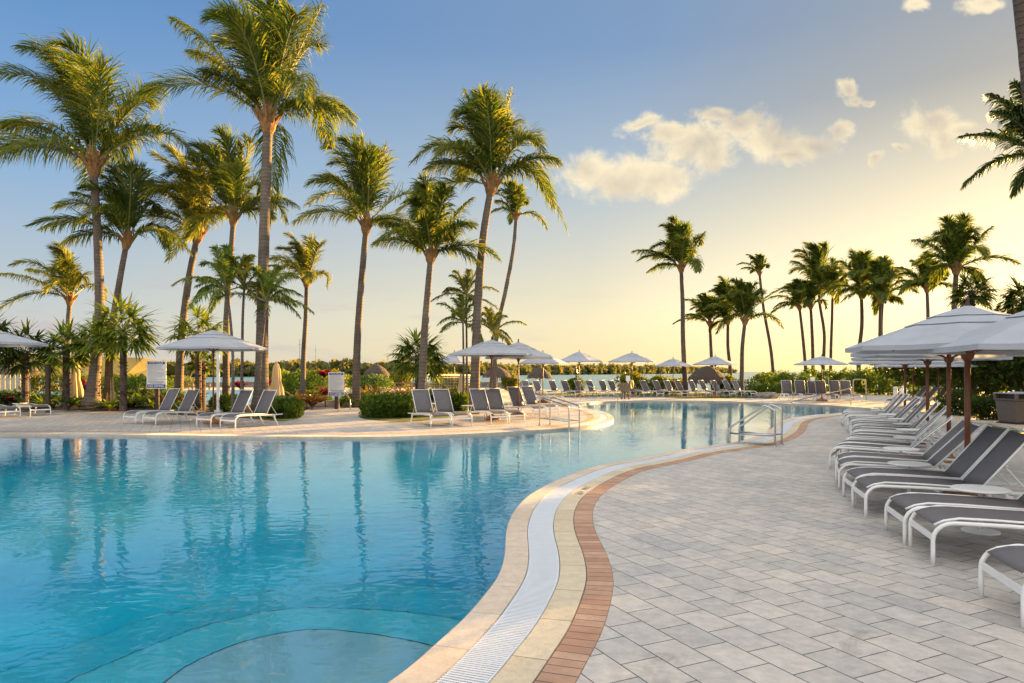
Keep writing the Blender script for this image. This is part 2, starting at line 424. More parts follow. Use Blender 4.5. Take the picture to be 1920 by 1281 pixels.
def band(name, d0, d1, z, mat, z0=None, depth=.12):
    a, b = off(d0), off(d1); vs = []; fs = []; uvs = []
    for i in range(NL):
        vs += [(a[i].x, a[i].y, z), (b[i].x, b[i].y, z), (a[i].x, a[i].y, z - depth), (b[i].x, b[i].y, z - depth)]
    for i in range(NL):
        j = (i + 1) % NL
        fs.append((4*i, 4*i+1, 4*j+1, 4*j)); uvs += [(arc[i], 0), (arc[i], d1-d0), (arc[i+1], d1-d0), (arc[i+1], 0)]
        fs.append((4*i+2, 4*i, 4*j, 4*j+2)); uvs += [(arc[i], .03), (arc[i], .03), (arc[i+1], .03), (arc[i+1], .03)]
        fs.append((4*i+1, 4*i+3, 4*j+3, 4*j+1)); uvs += [(arc[i], .03), (arc[i], .03), (arc[i+1], .03), (arc[i+1], .03)]
    mb = MB(); mb.add(vs, fs); o = mb.build(name, mat)
    uvl = o.data.uv_layers.new(name='UVMap'); uvl.data.foreach_set('uv', [c for q in uvs for c in q])
    o['kind'] = 'structure'; return o
W1, W2, W3, W4 = .225, .505, .73, .95
band('pool_edge', 0, W1, .004, M['coping_in'], depth=.16)
band('drain_channel', W1 + .001, W2 - .001, -.045, M['channel'], depth=.08)
band('outer_pool_edge', W2, W3, .004, M['coping_out'], depth=.12)
band('brick_border', W3 + .002, W4, .002, M['brick'], depth=.08)
# grate: one slatted sheet of real slats following the curve
mb = MB()
step = .026
seg = 0; s = 0.0
idx = 0
while s < arc[-1] - step:
    while arc[idx + 1] < s: idx += 1
    t = (s - arc[idx]) / (arc[idx+1] - arc[idx])
    c = loop[idx].lerp(loop[(idx+1) % NL], t); nr = NRM[idx].lerp(NRM[(idx+1) % NL], t).normalized(); tg = Vector((-nr.y, nr.x, 0))
    a = c + nr * (W1 + .004); b = c + nr * (W2 - .004); h = tg * .0072
    mb.add([a-h+Vector((0,0,.0)), b-h, b+h, a+h, a-h-Vector((0,0,.02)), b-h-Vector((0,0,.02)), b+h-Vector((0,0,.02)), a+h-Vector((0,0,.02))],
           [(0,1,2,3),(4,5,1,0),(3,2,6,7)])
    s += step
for d in (W1 + .015, W2 - .015):
    a, b = off(d-.006), off(d+.006)
    vs = [q for i in range(NL) for q in ((a[i].x, a[i].y, -.003), (b[i].x, b[i].y, -.003))]
    mb.add(vs, [(2*i, 2*i+1, 2*((i+1) % NL)+1, 2*((i+1) % NL)) for i in range(NL)])
grate = mb.build('overflow_grate', M['grate']); grate['kind'] = 'structure'

WZ = -.055; FZ = -1.4
# basin wall and floor, tile line at water level
mb = MB()
lo = off(0.012)
mb.add([q for p in lo for q in ((p.x, p.y, -.1), (p.x, p.y, FZ))], [(2*i, 2*i+1, 2*((i+1) % NL)+1, 2*((i+1) % NL)) for i in range(NL)])
mb.build('pool_wall', M['plaster'])['kind'] = 'structure'
small = resample(off(0.012), .5)
sheet('pool_floor', small, M['plaster'], FZ)
# water body (closed)
wl = resample(off(.02), .3)
lw = [Vector((p.x, p.y, 0)) for p in wl]; tr = tessellate_polygon([lw]); n = len(lw)
mb = MB()
vs = [(p.x, p.y, WZ) for p in lw] + [(p.x, p.y, FZ - .08) for p in lw]
fs = []
for t in tr:
    a, b, c = (lw[i] for i in t); t = tuple(t) if (b-a).cross(c-a).z > 0 else (t[0], t[2], t[1])
    fs.append(t); fs.append(tuple(i + n for i in reversed(t)))
for i in range(n):
    j = (i+1) % n; fs.append((i, i+n, j+n, j))
mb.add(vs, fs); mb.build('pool_water', M['water'])['kind'] = 'structure'
# underwater steps, outlines seen through the refracting surface
def PR(px, py, z):
    S = P(px, py, WZ); v = Vector((S.x, S.y, WZ - H)).normalized()
    h = Vector((v.x, v.y, 0)); sh = h.length / 1.333; h.normalize()
    dn = math.sqrt(1 - sh*sh); k = (WZ - z) / dn
    return Vector((S.x, S.y, 0)) + h * sh * k + Vector((0, 0, z))
steps = [([(300,1290),(350,1252),(425,1217),(500,1195),(590,1183),(700,1192),(800,1211),(850,1226)], -.28),
         ([(100,1296),(135,1281),(275,1220),(375,1182),(500,1152),(600,1145),(750,1152),(860,1168),(930,1190)], -.58),
         ([(-60,1300),(0,1272),(150,1215),(300,1162),(420,1132),(560,1105),(700,1100),(860,1112),(960,1140)], -.92)]
def inpoly(p, poly):
    c = False; n = len(poly); j = n - 1
    for i in range(n):
        a, b = poly[i], poly[j]
        if (a.y > p.y) != (b.y > p.y) and p.x < (b.x-a.x)*(p.y-a.y)/(b.y-a.y)+a.x: c = not c
        j = i
    return c
for k, (cv, z) in enumerate(steps):
    c = catmull([PR(x, y, z) for x, y in cv], 8)
    # extend the last point beyond the wall and close behind the pool edge
    end = c[-1] + Vector((.5, -.1, 0)); st = c[0]
    poly = c + [end, Vector((end.x + .3, 2.2 - .3*k, z)), Vector((-.5, 1.0, z)), Vector((min(-6, st.x - 3), .6, z)), Vector((st.x - 1.5, st.y - 1.2, z))]
    # clip to inside of pool by marching: simple polygon clip against the outline via bmesh boolean is heavy, keep hidden under the deck
    zt = z - .001 * k
    top = sheet('pool_step', poly, M['pool_step' if k == 0 else 'pool_step_deep'], zt)
    mb = MB(); nn = len(c)
    mb.add([q for p in c for q in ((p.x, p.y, zt), (p.x, p.y, FZ))], [(2*i, 2*i+1, 2*i+3, 2*i+2) for i in range(nn-1)])
    mb.build('step_riser', M['pool_step_deep'])['kind'] = 'structure'
    mb = MB(); vs = []
    for i, p in enumerate(c):
        t = (c[min(i+1, nn-1)] - c[max(i-1, 0)]).normalized(); nr = Vector((-t.y, t.x, 0))
        w = (.0035, .0022, .0014)[k]
        vs += [p + nr * w + Vector((0,0,.006)), p - nr * w * 1.8 + Vector((0,0,.006))]
    mb.add(vs, [(2*i, 2*i+1, 2*i+3, 2*i+2) for i in range(nn-1)])
    mb.build('step_tile_line', M['tile_line'])['kind'] = 'structure'

# ------------------------------------------------------------------ ground, deck, beds, sea
hole = resample(off(.6), .4)
ground_outer = [(-260,-60),(260,-60),(260,58),(120,56),(60,58),(30,62),(16,64),(4,66),(-4,70),(-14,86),(-30,98),(-60,105),(-260,110)]
sheet('ground', ground_outer, M['sand'], -.035, [hole])
mb = MB()   # shore slope down to the sea bed
so = ground_outer[2:]
mb.add([q for (x, y) in so for q in ((x, y, -.035), (x, y + 9, -2.2))], [(2*i+2, 2*i+3, 2*i+1, 2*i) for i in range(len(so)-1)])
mb.build('shore_slope', M['sand'])['kind'] = 'structure'
sheet('sea_bed', [(-9000,40),(9000,40),(9000,12000),(-9000,12000)], M['sand'], -2.6)
sheet('sea', [(-9000,50),(9000,50),(9000,12000),(-9000,12000)], M['sea'], -.75)
deck_px = [(-400,776),(0,774),(110,769),(220,772),(330,778),(400,781),(470,785),(520,790),(556,786),(568,778),(575,768),(600,764),(690,764),(684,772),(672,779),(684,786),(720,790),(760,791),(820,786),(862,779),(905,769),(960,758),(1000,749),(1060,744),(1130,743.5),(1230,744),(1262,746.5),(1330,747.5),(1400,747),(1436,745),(1470,742),(1640,741),(1700,741)]
deck_l = catmull([P(*q) for q in deck_px], 5)
deck_out = [(p.x, p.y) for p in deck_l] + [(26,44),(24,36),(20.5,30),(16.5,24),(13.6,19.5),(11.2,15),(10.4,12),(10.2,8),(10.2,-6),(-34,-6),(-34,18)]
sheet('pool_deck', deck_out, M['pavers'], 0.0, [off(W4 + .001)[::2]])
# garden path crossing the lawn on the right
path = [P(1790,772,0), P(1835,776), P(1885,781), P(1960,792), P(2100,806), P(2100,822), P(1960,812), P(1905,806), P(1870,797), P(1830,792), P(1790,790)]
M['path'] = simple('path_sand_stone', (.50, .40, .29), .9, .1, 3, .2)
def xy(l): return [(p.x, p.y) for p in l]
sheet('garden_path', xy(path), M['path'], .006)
sheet('lawn', [(10.205,-6),(10.205,8),(10.4,12),(11.2,15),(13.6,19.5),(16.5,24),(20.5,30),(24,36),(26,44),(60,50),(60,-6)], M['grass'], -.012)
sheet('left_bed', [(p.x, p.y) for p in catmull([P(*q) for q in deck_px[:11]], 5)] + [(-7.2,31),(-14,36),(-30,38),(-45,36)], M['soil'], -.010)
sheet('grass_verge', [(p.x, p.y + .01) for p in catmull([P(*q) for q in deck_px[:11]], 5)] + [(P(575,767).x, P(575,767).y), (-10,24.6),(-13.5,26.6),(-17,28.6),(-21,30.6),(-30,31.6)], M['grass'], -.004)
isl = [P(*q) for q in [(690,764.5),(684,772),(672,779),(684,786),(720,790),(760,791),(820,786),(862,779),(905,769),(960,758)]] + [Vector((-2,36,0)), Vector((-6,37,0))]
sheet('island_bed', xy(catmull(isl[:10], 4)) + [(-2,36),(-6,37)], M['grass'], -.006)
sheet('far_lawn', [(P(x, y).x, P(x, y).y + .01) for x, y in [(1230,744.5),(1262,747),(1330,748),(1400,747.5),(1436,745.5)]] + [(18,49),(18,56),(2,57),(2,48)], M['grass'], -.008)
sheet('right_far_lawn', [(18.2,49),(26.1,47),(26.1,44.6),(60,50.1),(60,57),(18.2,56.5)], M['grass'], -.007)
sheet('lagoon', catmull([Vector(q) for q in [(-36,40,0),(-25,36.5,0),(-15,34,0),(-9,32.5,0),(-5.5,35,0),(-4.5,42,0),(-6,52,0),(-12,60,0),(-26,64,0),(-38,60,0),(-42,50,0)]], 5, True), M['lagoon'], -.018)
# low dark breakwater / dock line beyond the sand
mb = MB()
for i in range(60):
    x = -52 + i * .92
    mb.box((x, 84 + random.uniform(-.6,.6) + (x+52)*.02, .1), (1.1, 1.2, .5 + random.uniform(-.15,.25)), Matrix.Rotation(random.uniform(-.5,.5), 3, 'Z'))
tag(mb.build('breakwater', M['rock']), 'long low grey stone breakwater beyond the sand on the left', 'breakwater')

# ------------------------------------------------------------------ vegetation builders
def unit(v): return v / (np.linalg.norm(v, axis=-1, keepdims=True) + 1e-9)
def frond(mb, p0, p1, p2, L, nleaf=60, lmax=.75, w=.045, droop=.7, wind=(-.35,0,0), seed=None, rach=.035, stiff=0.0, start=.10):
    p0, p1, p2 = (np.array(p, float) for p in (p0, p1, p2))
    t = np.linspace(start, .995, nleaf)[:, None]
    pos = (1-t)**2*p0 + 2*t*(1-t)*p1 + t*t*p2
    tan = unit(2*(1-t)*(p1-p0) + 2*t*(p2-p1))
    up = np.array([0, 0, 1.0])
    side = np.cross(tan, up)
    nn = np.linalg.norm(side, axis=1, keepdims=True)
    alt = np.cross(tan, unit(np.array([rng.normal(), rng.normal(), .3])))
    side = unit(np.where(nn < .25, alt, side))
    nor = unit(np.cross(side, tan))
    tt = t[:, 0]
    prof = lmax * np.clip(np.minimum(1, .35 + 2.6*tt) * (1 - .72*np.clip((tt-.5)/.5, 0, 1)**1.6), .1, 1)
    g = np.array([0, 0, -1.0]); wv = np.array(wind)
    for s in (-1, 1):
        ln = (prof * rng.uniform(.82, 1.12, nleaf))[:, None]
        jit = rng.normal(0, .16, (nleaf, 3))
        fwd = .45 + .75*t
        d1 = unit(side*s*.78 + tan*(fwd + .2) + nor*.22 + wv*.35 + jit)
        d2 = unit(d1 + g*droop*(.55) + wv*.6 + jit*.6)
        d3 = unit(d2 + g*droop*(.9) + wv*.7)
        a = pos; b = a + d1*ln*.38; c = b + d2*ln*.36; d = c + d3*ln*.30
        wd = unit(tan - d1*np.sum(tan*d1, axis=1, keepdims=True)) * w * .5
        wb = wd * 1.0; wc = wd * .75
        V = np.stack([a-wd*.7, a+wd*.7, b-wb, b+wb, c-wc, c+wc, d], axis=1).reshape(-1, 3)
        o = mb.n; mb.v.append(V); mb.n += len(V)
        for i in range(nleaf):
            k = o + i*7
            mb.f += [(k, k+1, k+3, k+2), (k+2, k+3, k+5, k+4), (k+4, k+5, k+6)]
        mb.mi += [0] * (3*nleaf)
    ts = np.linspace(0, 1, 9)[:, None]
    rp = (1-ts)**2*p0 + 2*ts*(1-ts)*p1 + ts*ts*p2
    mb.tube([Vector(q) for q in rp], [rach*(1 - .85*k/8) for k in range(9)], 4, mi=1, cap=False)

def crown(D, joint, L, n=20, heroes=(), wind=-.3, nleaf=56, up=.0, lmax=None, w=.05, spread=1.0, droop=.7, low=-15, high=82):
    mb = MB(); j = np.array(joint)
    lmax = lmax or L*.25; nleaf = int(nleaf*1.7); n = int(n*.74)
    ga = 2.399963
    ph = rng.uniform(0, 6.28)
    for i in range(n):
        f = (i + .5) / n
        el = R(high + (low-high) * f**2.1 + rng.normal(0, 6)); az = ph + i*ga + rng.normal(0, .25)
        ll = L * rng.uniform(.85, 1.12)
        d = np.array([math.cos(az)*math.cos(el)*spread, math.sin(az)*math.cos(el)*spread, math.sin(el)])
        wv = np.array([wind, 0, 0])
        p1 = j + d*ll*.62 + np.array([0, 0, ll*.10])
        bend = rng.uniform(.5, 1.25)
        p2 = j + d*ll*(.95 - .12*bend) + wv*ll*.7*bend + np.array([d[0], d[1], 0])*ll*.22 - np.array([0, 0, (.06 + .40*f)*ll*bend])
        frond(mb, j + d*.05, p1, p2, ll, nleaf, lmax, w, droop*(.8+.9*f)*bend, (wind*1.3, 0, 0))
    for h in heroes:
        dx, dy = h[0]*D/F, -h[1]*D/F
        dep = (h[2] if len(h) > 2 else 0)
        arch = (h[3] if len(h) > 3 else .25)
        p2 = j + np.array([dx, dep, dy]); ll = np.linalg.norm(p2 - j)
        p1 = j + (p2 - j)*.5 + np.array([0, 0, ll*arch])
        frond(mb, j, p1, p2, ll, int(nleaf*1.1), max(lmax, ll*.19), w, droop*2.0, (wind*.4, 0, 0))
    return mb

def palm(label, D, bpx, bz, jx, jy, mids=(), tw=16, upx=150, n=20, heroes=(), wind=-.3, nleaf=50, group='coconut palms round the pool', name='coconut_palm',
         leaf='frond', flare=1.8, trunk='trunk', low=12, spread=.76, w=.042, droop=.7, husk=True, lmax=None, high=82):
    base = G(bpx, D, bz); joint = A(jx, jy, D)
    cen = [base] + [A(x, y, D) for x, y in mids] + [joint]
    root = empty(name, base, 0, label, 'palm tree', group)
    b = np.array(base)
    ctr = catmull(cen, 10); r = tw*.41*D/F; ln = len(ctr)
    mb = MB(); rr = []
    for i, p in enumerate(ctr):
        hgt = (p - base).z; f = i/(ln-1)
        rr.append(r*(1.12 - .35*f) * (1 + (flare-1)*math.exp(-hgt*1.5)) * (1 + .025*math.sin(i*2.7)))
    ctr[0] = ctr[0] - Vector((0, 0, .1))
    mb.tube([p - base for p in ctr], rr, 12); mb.build('trunk', M[trunk], root, smooth=True)
    L = upx*D/F/.93
    if husk:
        hb = MB(); d = (ctr[-1]-ctr[-3]).normalized(); p = ctr[-1]-base
        hb.tube([p - d*L*.09, p - d*L*.05, p, p + d*L*.07, p + d*L*.13], [rr[-1]*1.1, rr[-1]*1.7, rr[-1]*2.0, rr[-1]*1.5, rr[-1]*.5], 9)
        for k in range(9):
            a = k*.7; q = p + Vector((math.cos(a)*rr[-1]*1.4, math.sin(a)*rr[-1]*1.4, -.02*L))
            hb.tube([q, q + Vector((math.cos(a)*.06*L, math.sin(a)*.06*L, .09*L))], [rr[-1]*.5, rr[-1]*.25], 5)
        hb.build('crown_base', M['husk'], root, smooth=False)
    cb = crown(D, joint - base, L, n, heroes, wind, nleaf, lmax=lmax, low=low, spread=spread, w=w, droop=droop, high=high)
    cb.build('crown', [M[leaf], M['rachis']], root)
    return root

def strap(mb, p, d, L, w, droop, seg=4, mi=0):
    d = Vector(d).normalized(); pos = Vector(p); side = d.cross(Vector((0,0,1)))
    if side.length < .1: side = Vector((1,0,0))
    side.normalize(); vs = []
    for i in range(seg+1):
        f = i/seg; ww = w * (1 - f**2.2) * (.6 + .8*min(1, f*2.5)) * .5
        if i < seg: vs += [pos - side*ww, pos + side*ww]
        else: vs += [pos]
        d = (d + Vector((0, 0, -droop/seg))).normalized(); pos = pos + d*(L/seg)
    fs = [(2*i, 2*i+1, 2*i+3, 2*i+2) for i in range(seg-1)] + [(2*seg-2, 2*seg-1, 2*seg)]
    mb.add(vs, fs, mi)
def fan_plant(label, base, cz, rad, n=20, blades=16, leaf='fan', trunk_r=.125, name='fan_palm', cat='palm tree', group='bushy fan palms in the beds', lean=0, zlow=-.6, droop=.7, w=.085):
    n = int(n*1.35); rad *= 1.08
    base = Vector(base); root = empty(name, base, 0, label, cat, group)
    if trunk_r:
        mb = MB(); mb.tube([(0,0,-.1),(lean*.3,0,cz*.5),(lean,0,cz)], [trunk_r*1.2, trunk_r, trunk_r*1.15], 9)
        for i in range(int(cz*26)):     # shaggy old leaf bases
            z = random.uniform(.1, cz); a = random.uniform(0, 6.28); r0 = trunk_r*.95
            strap(mb, (lean*z/cz + math.cos(a)*r0, math.sin(a)*r0, z), (math.cos(a)*.6, math.sin(a)*.6, .9), .22, .07, .8, 3)
        mb.build('trunk', M['trunk_dark'], root)
    mb = MB(); c = Vector((lean, 0, cz))
    for i in range(n):
        u = (i+.5)/n; z = 1 - (1-zlow)*u; a = i*2.4 + random.uniform(-.3,.3); rr = math.sqrt(max(0, 1-z*z))
        d = Vector((rr*math.cos(a), rr*math.sin(a), z)).normalized()
        pl = rad*random.uniform(.45,.68); tip = c + d*pl + Vector((0,0,-.05*pl))
        mb.tube([c + d*.05, tip], [.016,.010], 3, mi=1, cap=False)
        side = d.cross(Vector((0,0,1)))
        side = side.normalized() if side.length > .1 else Vector((1,0,0))
        nor = side.cross(d)
        for k in range(blades):
            an = R(-125 + 250*k/(blades-1)); dd = d*math.cos(an) + side*math.sin(an) + nor*random.uniform(-.12,.12)
            strap(mb, tip, dd, rad*.62*(1-.15*abs(math.sin(an)))*random.uniform(.85,1.1), w, droop*random.uniform(.6,1.2), 3)
    mb.build('crown', [M[leaf], M['rachis']], root)
    return root
def rosette(label, base, rad, n=26, leaf='orange_leaf', name='bromeliad', group='bromeliads in the beds', w=.07, stem=0, lift=.5, cat='plant', droop=1.2):
    base = Vector(base); root = empty(name, base, 0, label, cat, group)
    mb = MB()
    for i in range(n):
        a = i*2.4; e = lift + .9*(1-i/n); 
        strap(mb, (0,0,stem), (math.cos(a), math.sin(a), e), rad*random.uniform(.8,1.25), w, droop*random.uniform(.7,1.2), 5)
    mb.build('leaves', M[leaf], root)
    s = MB(); s.tube([(0,0,-.05),(0,0,max(.06, stem))], [.03,.02], 6); s.build('stem', M['stem'], root)
    return root
def cloud_leaves(mb, ells, n, size, flat=.0, shell=.55, aspect=1.8):
    vol = np.array([e[3]*e[4]*e[5] for e in ells]); pr = vol**.67; pr = pr/pr.sum()
    pick = rng.choice(len(ells), n, p=pr)
    E = np.array(ells)[pick]
    d = unit(rng.normal(size=(n, 3)))
    lump = 1 + .13*np.sin(d[:, 0]*5.1 + E[:, 0]*3) * np.cos(d[:, 1]*4.3 + E[:, 1]) + .08*np.sin(d[:, 2]*7)
    r = (rng.uniform(0, 1, n)**.45 * (1-shell) + shell*rng.uniform(.6, 1.06, n)) * lump
    pos = E[:, :3] + d * r[:, None] * E[:, 3:6]
    ok = pos[:, 2] > .02; pos = pos[ok]; d = d[ok]; m = len(pos)
    a = unit(d*.7 + rng.normal(size=(m, 3))*.7 + np.array([0,0,.35])); b = unit(np.cross(a, rng.normal(size=(m, 3))))
    s = size*rng.uniform(.6, 1.35, (m, 1))
    V = np.stack([pos, pos + a*s*.5*aspect*.5 + b*s*.28, pos + a*s*aspect*.5*1.15, pos + a*s*.5*aspect*.5 - b*s*.28], axis=1).reshape(-1, 3)
    o = mb.n; mb.v.append(V); mb.n += len(V)
    for i in range(m): k = o + 4*i; mb.f.append((k, k+1, k+2, k+3))
    mb.mi += [0]*m
def shrub(label, base, ells, n, size, leaf='hedge', name='shrub', cat='shrub', group=None, stems=5):
    base = Vector(base); root = empty(name, base, 0, label, cat, group)
    mb = MB(); cloud_leaves(mb, ells, n, size); mb.build('foliage', M[leaf], root)
    for i in range(stems):
        e = ells[i % len(ells)]; s = MB()
        s.tube([(e[0]*.6+random.uniform(-.1,.1), e[1]*.6, -.05), (e[0]+random.uniform(-.3,.3)*e[3], e[1]+random.uniform(-.3,.3)*e[4], e[2]+.3*e[5])], [.03,.012], 5)
        s.build('stem', M['stem'], root)
    return root
def tree(label, base, h, ells, n, size, leaf='dark_leaf', name='broadleaf_tree', tr=.16, group=None):
    base = Vector(base); root = empty(name, base, 0, label, 'tree', group)
    t = MB(); t.tube([(0,0,-.1),(random.uniform(-.15,.15),0,h*.35),(random.uniform(-.3,.3),0,h*.7)], [tr*1.3,tr,tr*.6], 8)
    for e in ells:
        t.tube([(0,0,h*.3),(e[0]*.5,e[1]*.5,h*.3+(e[2]-h*.3)*.6),(e[0],e[1],e[2])], [tr*.55,tr*.35,tr*.15], 6)
    t.build('trunk', M['trunk_dark'], root)
    mb = MB(); cloud_leaves(mb, ells, n, size, shell=.5); mb.build('crown', M[leaf], root)
    return root

# ------------------------------------------------------------------ palms (pixel position of foot and crown joint, at a distance)
palm('very tall leaning palm at the far left whose long lowest frond reaches the left edge', 30, 172, .3, 175, 308, [(186,600),(184,470)], 21, 262, 24, [(-182,-20,0,.22),(-170,-75,0,.25),(125,-140,0,.25),(95,-80,1,.3),(-90,-215,0,.2)], -.34, 58, flare=1.9, low=5)
palm('tallest palm, its crown cut by the top edge of the picture', 27, 490, .3, 503, 226, [(492,600),(496,420)], 26, 262, 24, [(-178,-190,0,.18),(-165,-150,1,.22),(-120,-90,0,.25),(158,5,0,.42),(150,-25,1,.4),(100,-215,0,.05)], -.2, 60, flare=1.7, low=10)
palm('palm leaning right between the two tallest, its low right frond ending in a hooked tip', 31, 203, .3, 238, 452, [(207,640),(222,540)], 15, 165, 19, [(-160,-22,0,.28),(-118,5,0,.3),(118,22,0,.5),(-100,-90,0,.3)], -.3, 50, flare=1.6)
palm('short yellowish palm at the left edge with one long frond pointing left', 34, 124, .1, 131, 562, [(126,690),(127,620)], 12, 122, 18, [(-130,-48,0,.18),(-105,-62,1,.25)], -.3, 44, leaf='frond_y')
palm('leaning palm with a windswept crown behind the left umbrella', 33, 334, .2, 371, 440, [(340,640),(353,530)], 17, 175, 22, [(-92,-95,0,.3),(-88,-40,0,.35),(60,-50,0,.3)], -.4, 52, leaf='frond_y', flare=1.3)
palm('palm with a bright orange crown base just left of the tallest palm', 32, 424, .2, 438, 408, [(424,620),(430,520)], 14, 170, 23, [(120,-22,0,.4),(-75,-125,0,.25),(60,-10,1,.4)], -.25, 52, flare=1.3)
palm('small slender palm right of the tallest palm, its foot by the closed umbrella', 38, 568, 0, 575, 530, [(569,670),(573,600)], 11, 105, 18, [(-68,-45,0,.3)], -.35, 40, flare=1.3, leaf='frond_y')
palm('curved palm beside the pool rules sign near the spa rail', 33, 668, .1, 687, 422, [(669,670),(673,590),(681,490)], 16, 185, 21, [(-134,-5,0,.35),(-82,-105,1,.3),(62,15,0,.4)], -.25, 52, flare=1.2)
palm('straight palm standing behind the first pair of middle loungers', 27, 789, .1, 808, 480, [(795,640),(801,560)], 17, 155, 22, [(-108,-22,0,.32),(-92,-60,0,.3),(92,15,0,.42),(75,-120,1,.15),(85,-50,-1,.3)], -.1, 52, flare=1.2)
palm('tall curving palm behind the middle umbrellas with a long right frond hanging down', 28, 889, .1, 922, 348, [(893,640),(899,520),(908,430)], 20, 200, 24, [(126,-45,0,.35),(140,82,0,.85),(-122,-30,0,.38),(-105,-80,1,.4),(-50,-175,0,.15),(38,-180,0,.05)], -.1, 58, flare=1.3)
palm('thin leaning palm with a small crown beside the tall curving one', 36, 925, .1, 968, 405, [(931,630),(947,550),(962,470)], 10, 78, 22, [(-38,-28,0,.3)], -.2, 34, flare=1.2)
# right side
LR = dict(group='coconut palms beyond the far end of the pool', trunk='trunk_dark', flare=1.2)
palm('lone tall palm beyond the far loungers with a long left frond', 50, 1286, 0, 1277, 502, [(1281,640),(1280,570)], 10.5, 102, 22, [(-90,-30,0,.25),(-62,8,0,.3),(44,-65,0,.05)], -.25, 46, w=.07, **LR)
palm('leftmost of the three short palms crowded together behind the thatched dome', 56, 1337, 0, 1331, 607, [(1335,690),(1333,650)], 8, 68, 18, [(-48,-15,0,.3)], -.4, 36, w=.08, **LR)
palm('middle of the three short crowded palms behind the thatched dome', 56, 1370, 0, 1365, 602, [(1369,690),(1365,650)], 8, 88, 20, [(-44,-45,0,.3),(-32,15,0,.3)], -.5, 38, w=.08, **LR)
palm('rightmost of the three short crowded palms, its foot behind the last far lounger', 50, 1389, 0, 1397, 602, [(1391,700),(1392,650)], 9.5, 90, 20, [(-32,-48,0,.2),(28,-60,0,.2)], -.15, 40, w=.07, **LR)
palm('thin leaning palm with a tiny crown in the gap left of the right palm group', 58, 1452, 0, 1424, 512, [(1446,660),(1432,580)], 7, 42, 16, [(-34,-8,0,.3)], -.4, 30, w=.08, **LR)
palm('leftmost palm of the right group, low crown blown to the left', 58, 1514, 0, 1499, 577, [(1508,660),(1503,610)], 7, 66, 17, [(-47,0,0,.4)], -.4, 34, w=.08, **LR)
palm('low palm with a dark crown, second of the right group', 58, 1525, 0, 1520, 575, [(1524,660),(1522,610)], 7.5, 62, 17, [], -.3, 34, w=.08, **LR)
palm('wavy-stemmed palm of the right group with the high feathery crown', 60, 1541, 0, 1536, 545, [(1545,660),(1545,620),(1537,570)], 7, 100, 20, [(-50,-55,0,.3)], -.35, 38, w=.08, **LR)
palm('slim palm between the wavy-stemmed one and the big round crown', 60, 1557, 0, 1561, 548, [(1558,660),(1560,600)], 6.5, 62, 16, [], -.15, 34, w=.08, **LR)
palm('palm with a broad upright crown left of the double-stemmed one', 55, 1612, 0, 1615, 552, [(1610,670),(1616,610)], 9, 92, 20, [(-36,-5,0,.4),(38,5,0,.4)], -.1, 40, w=.08, **LR)
palm('double-stemmed palm, left stem', 52, 1651, 0, 1651, 562, [(1650,670),(1650,610)], 8, 85, 18, [(-30,-30,0,.3)], -.15, 38, w=.08, **LR)
palm('double-stemmed palm, right stem', 52.3, 1654, 0, 1656, 558, [(1654,670),(1653,610)], 6, 78, 14, [(34,10,0,.3)], .1, 36, w=.08, **LR)
palm('palm with a drooping left side rising behind the big right umbrella', 48, 1738, 0, 1738, 542, [(1739,680),(1740,600)], 8.5, 75, 20, [(-60,-40,0,.3),(-52,10,0,.45),(35,-20,0,.3)], -.15, 42, w=.07, **LR)
palm('largest palm on the right, tall crown right above the big umbrella', 38, 1787, 0, 1793, 505, [(1786,680),(1788,600)], 13, 110, 22, [(-82,-55,0,.25),(-62,15,0,.35),(68,-80,0,.1),(50,20,0,.35)], -.05, 46, w=.06, **LR)
# near palm whose trunk crosses the upper right corner, and the dark one behind it
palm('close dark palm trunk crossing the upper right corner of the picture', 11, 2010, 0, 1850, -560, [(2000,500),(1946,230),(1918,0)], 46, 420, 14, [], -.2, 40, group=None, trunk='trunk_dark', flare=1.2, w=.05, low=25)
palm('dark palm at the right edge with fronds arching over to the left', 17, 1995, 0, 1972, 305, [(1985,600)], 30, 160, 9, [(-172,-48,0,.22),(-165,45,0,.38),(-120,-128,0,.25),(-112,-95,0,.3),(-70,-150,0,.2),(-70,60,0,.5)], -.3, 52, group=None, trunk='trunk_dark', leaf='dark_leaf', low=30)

# slender feather palms (arching fronds)
SL = dict(husk=False, flare=1.1, low=-25, high=75, spread=1.1, droop=1.0, group='slender feather palms', name='feather_palm')
palm('slender feather palm beside the left umbrella, leftmost of its clump', 26, 436, .2, 425, 545, [(437,680),(432,600)], 6.5, 88, 16, [(-60,15,0,.5),(-55,-20,0,.4)], -.1, 34, leaf='fan', w=.036, **SL)
palm('slender feather palm with the yellowest crown between the left umbrella and the tallest palm', 26.5, 452, .2, 458, 538, [(454,680),(455,600)], 6.5, 80, 15, [], -.05, 34, leaf='frond_y', w=.036, **SL)
palm('low feather palm arching out to the right of the tallest palm', 26.2, 486, .2, 500, 565, [(488,680)], 6.5, 84, 16, [(62,30,0,.4),(66,-10,0,.45),(60,-45,0,.5)], .05, 34, leaf='fan', w=.036, **SL)
palm('upper thin feather palm behind the small far umbrella', 30, 876, 0, 874, 555, [(875,650)], 5, 58, 15, [(-40,-5,0,.5)], 0, 30, leaf='frond_y', w=.036, **SL)
palm('lower thin feather palm behind the small far umbrella', 30, 869, 0, 868, 605, [(869,670)], 5, 58, 15, [(-48,5,0,.5)], -.05, 30, leaf='fan', w=.036, **SL)
palm('small feather palm just above the near middle umbrella', 29, 917, 0, 925, 622, [(922,680)], 5, 56, 15, [(36,20,0,.5)], .05, 30, leaf='frond_y', w=.036, **SL)

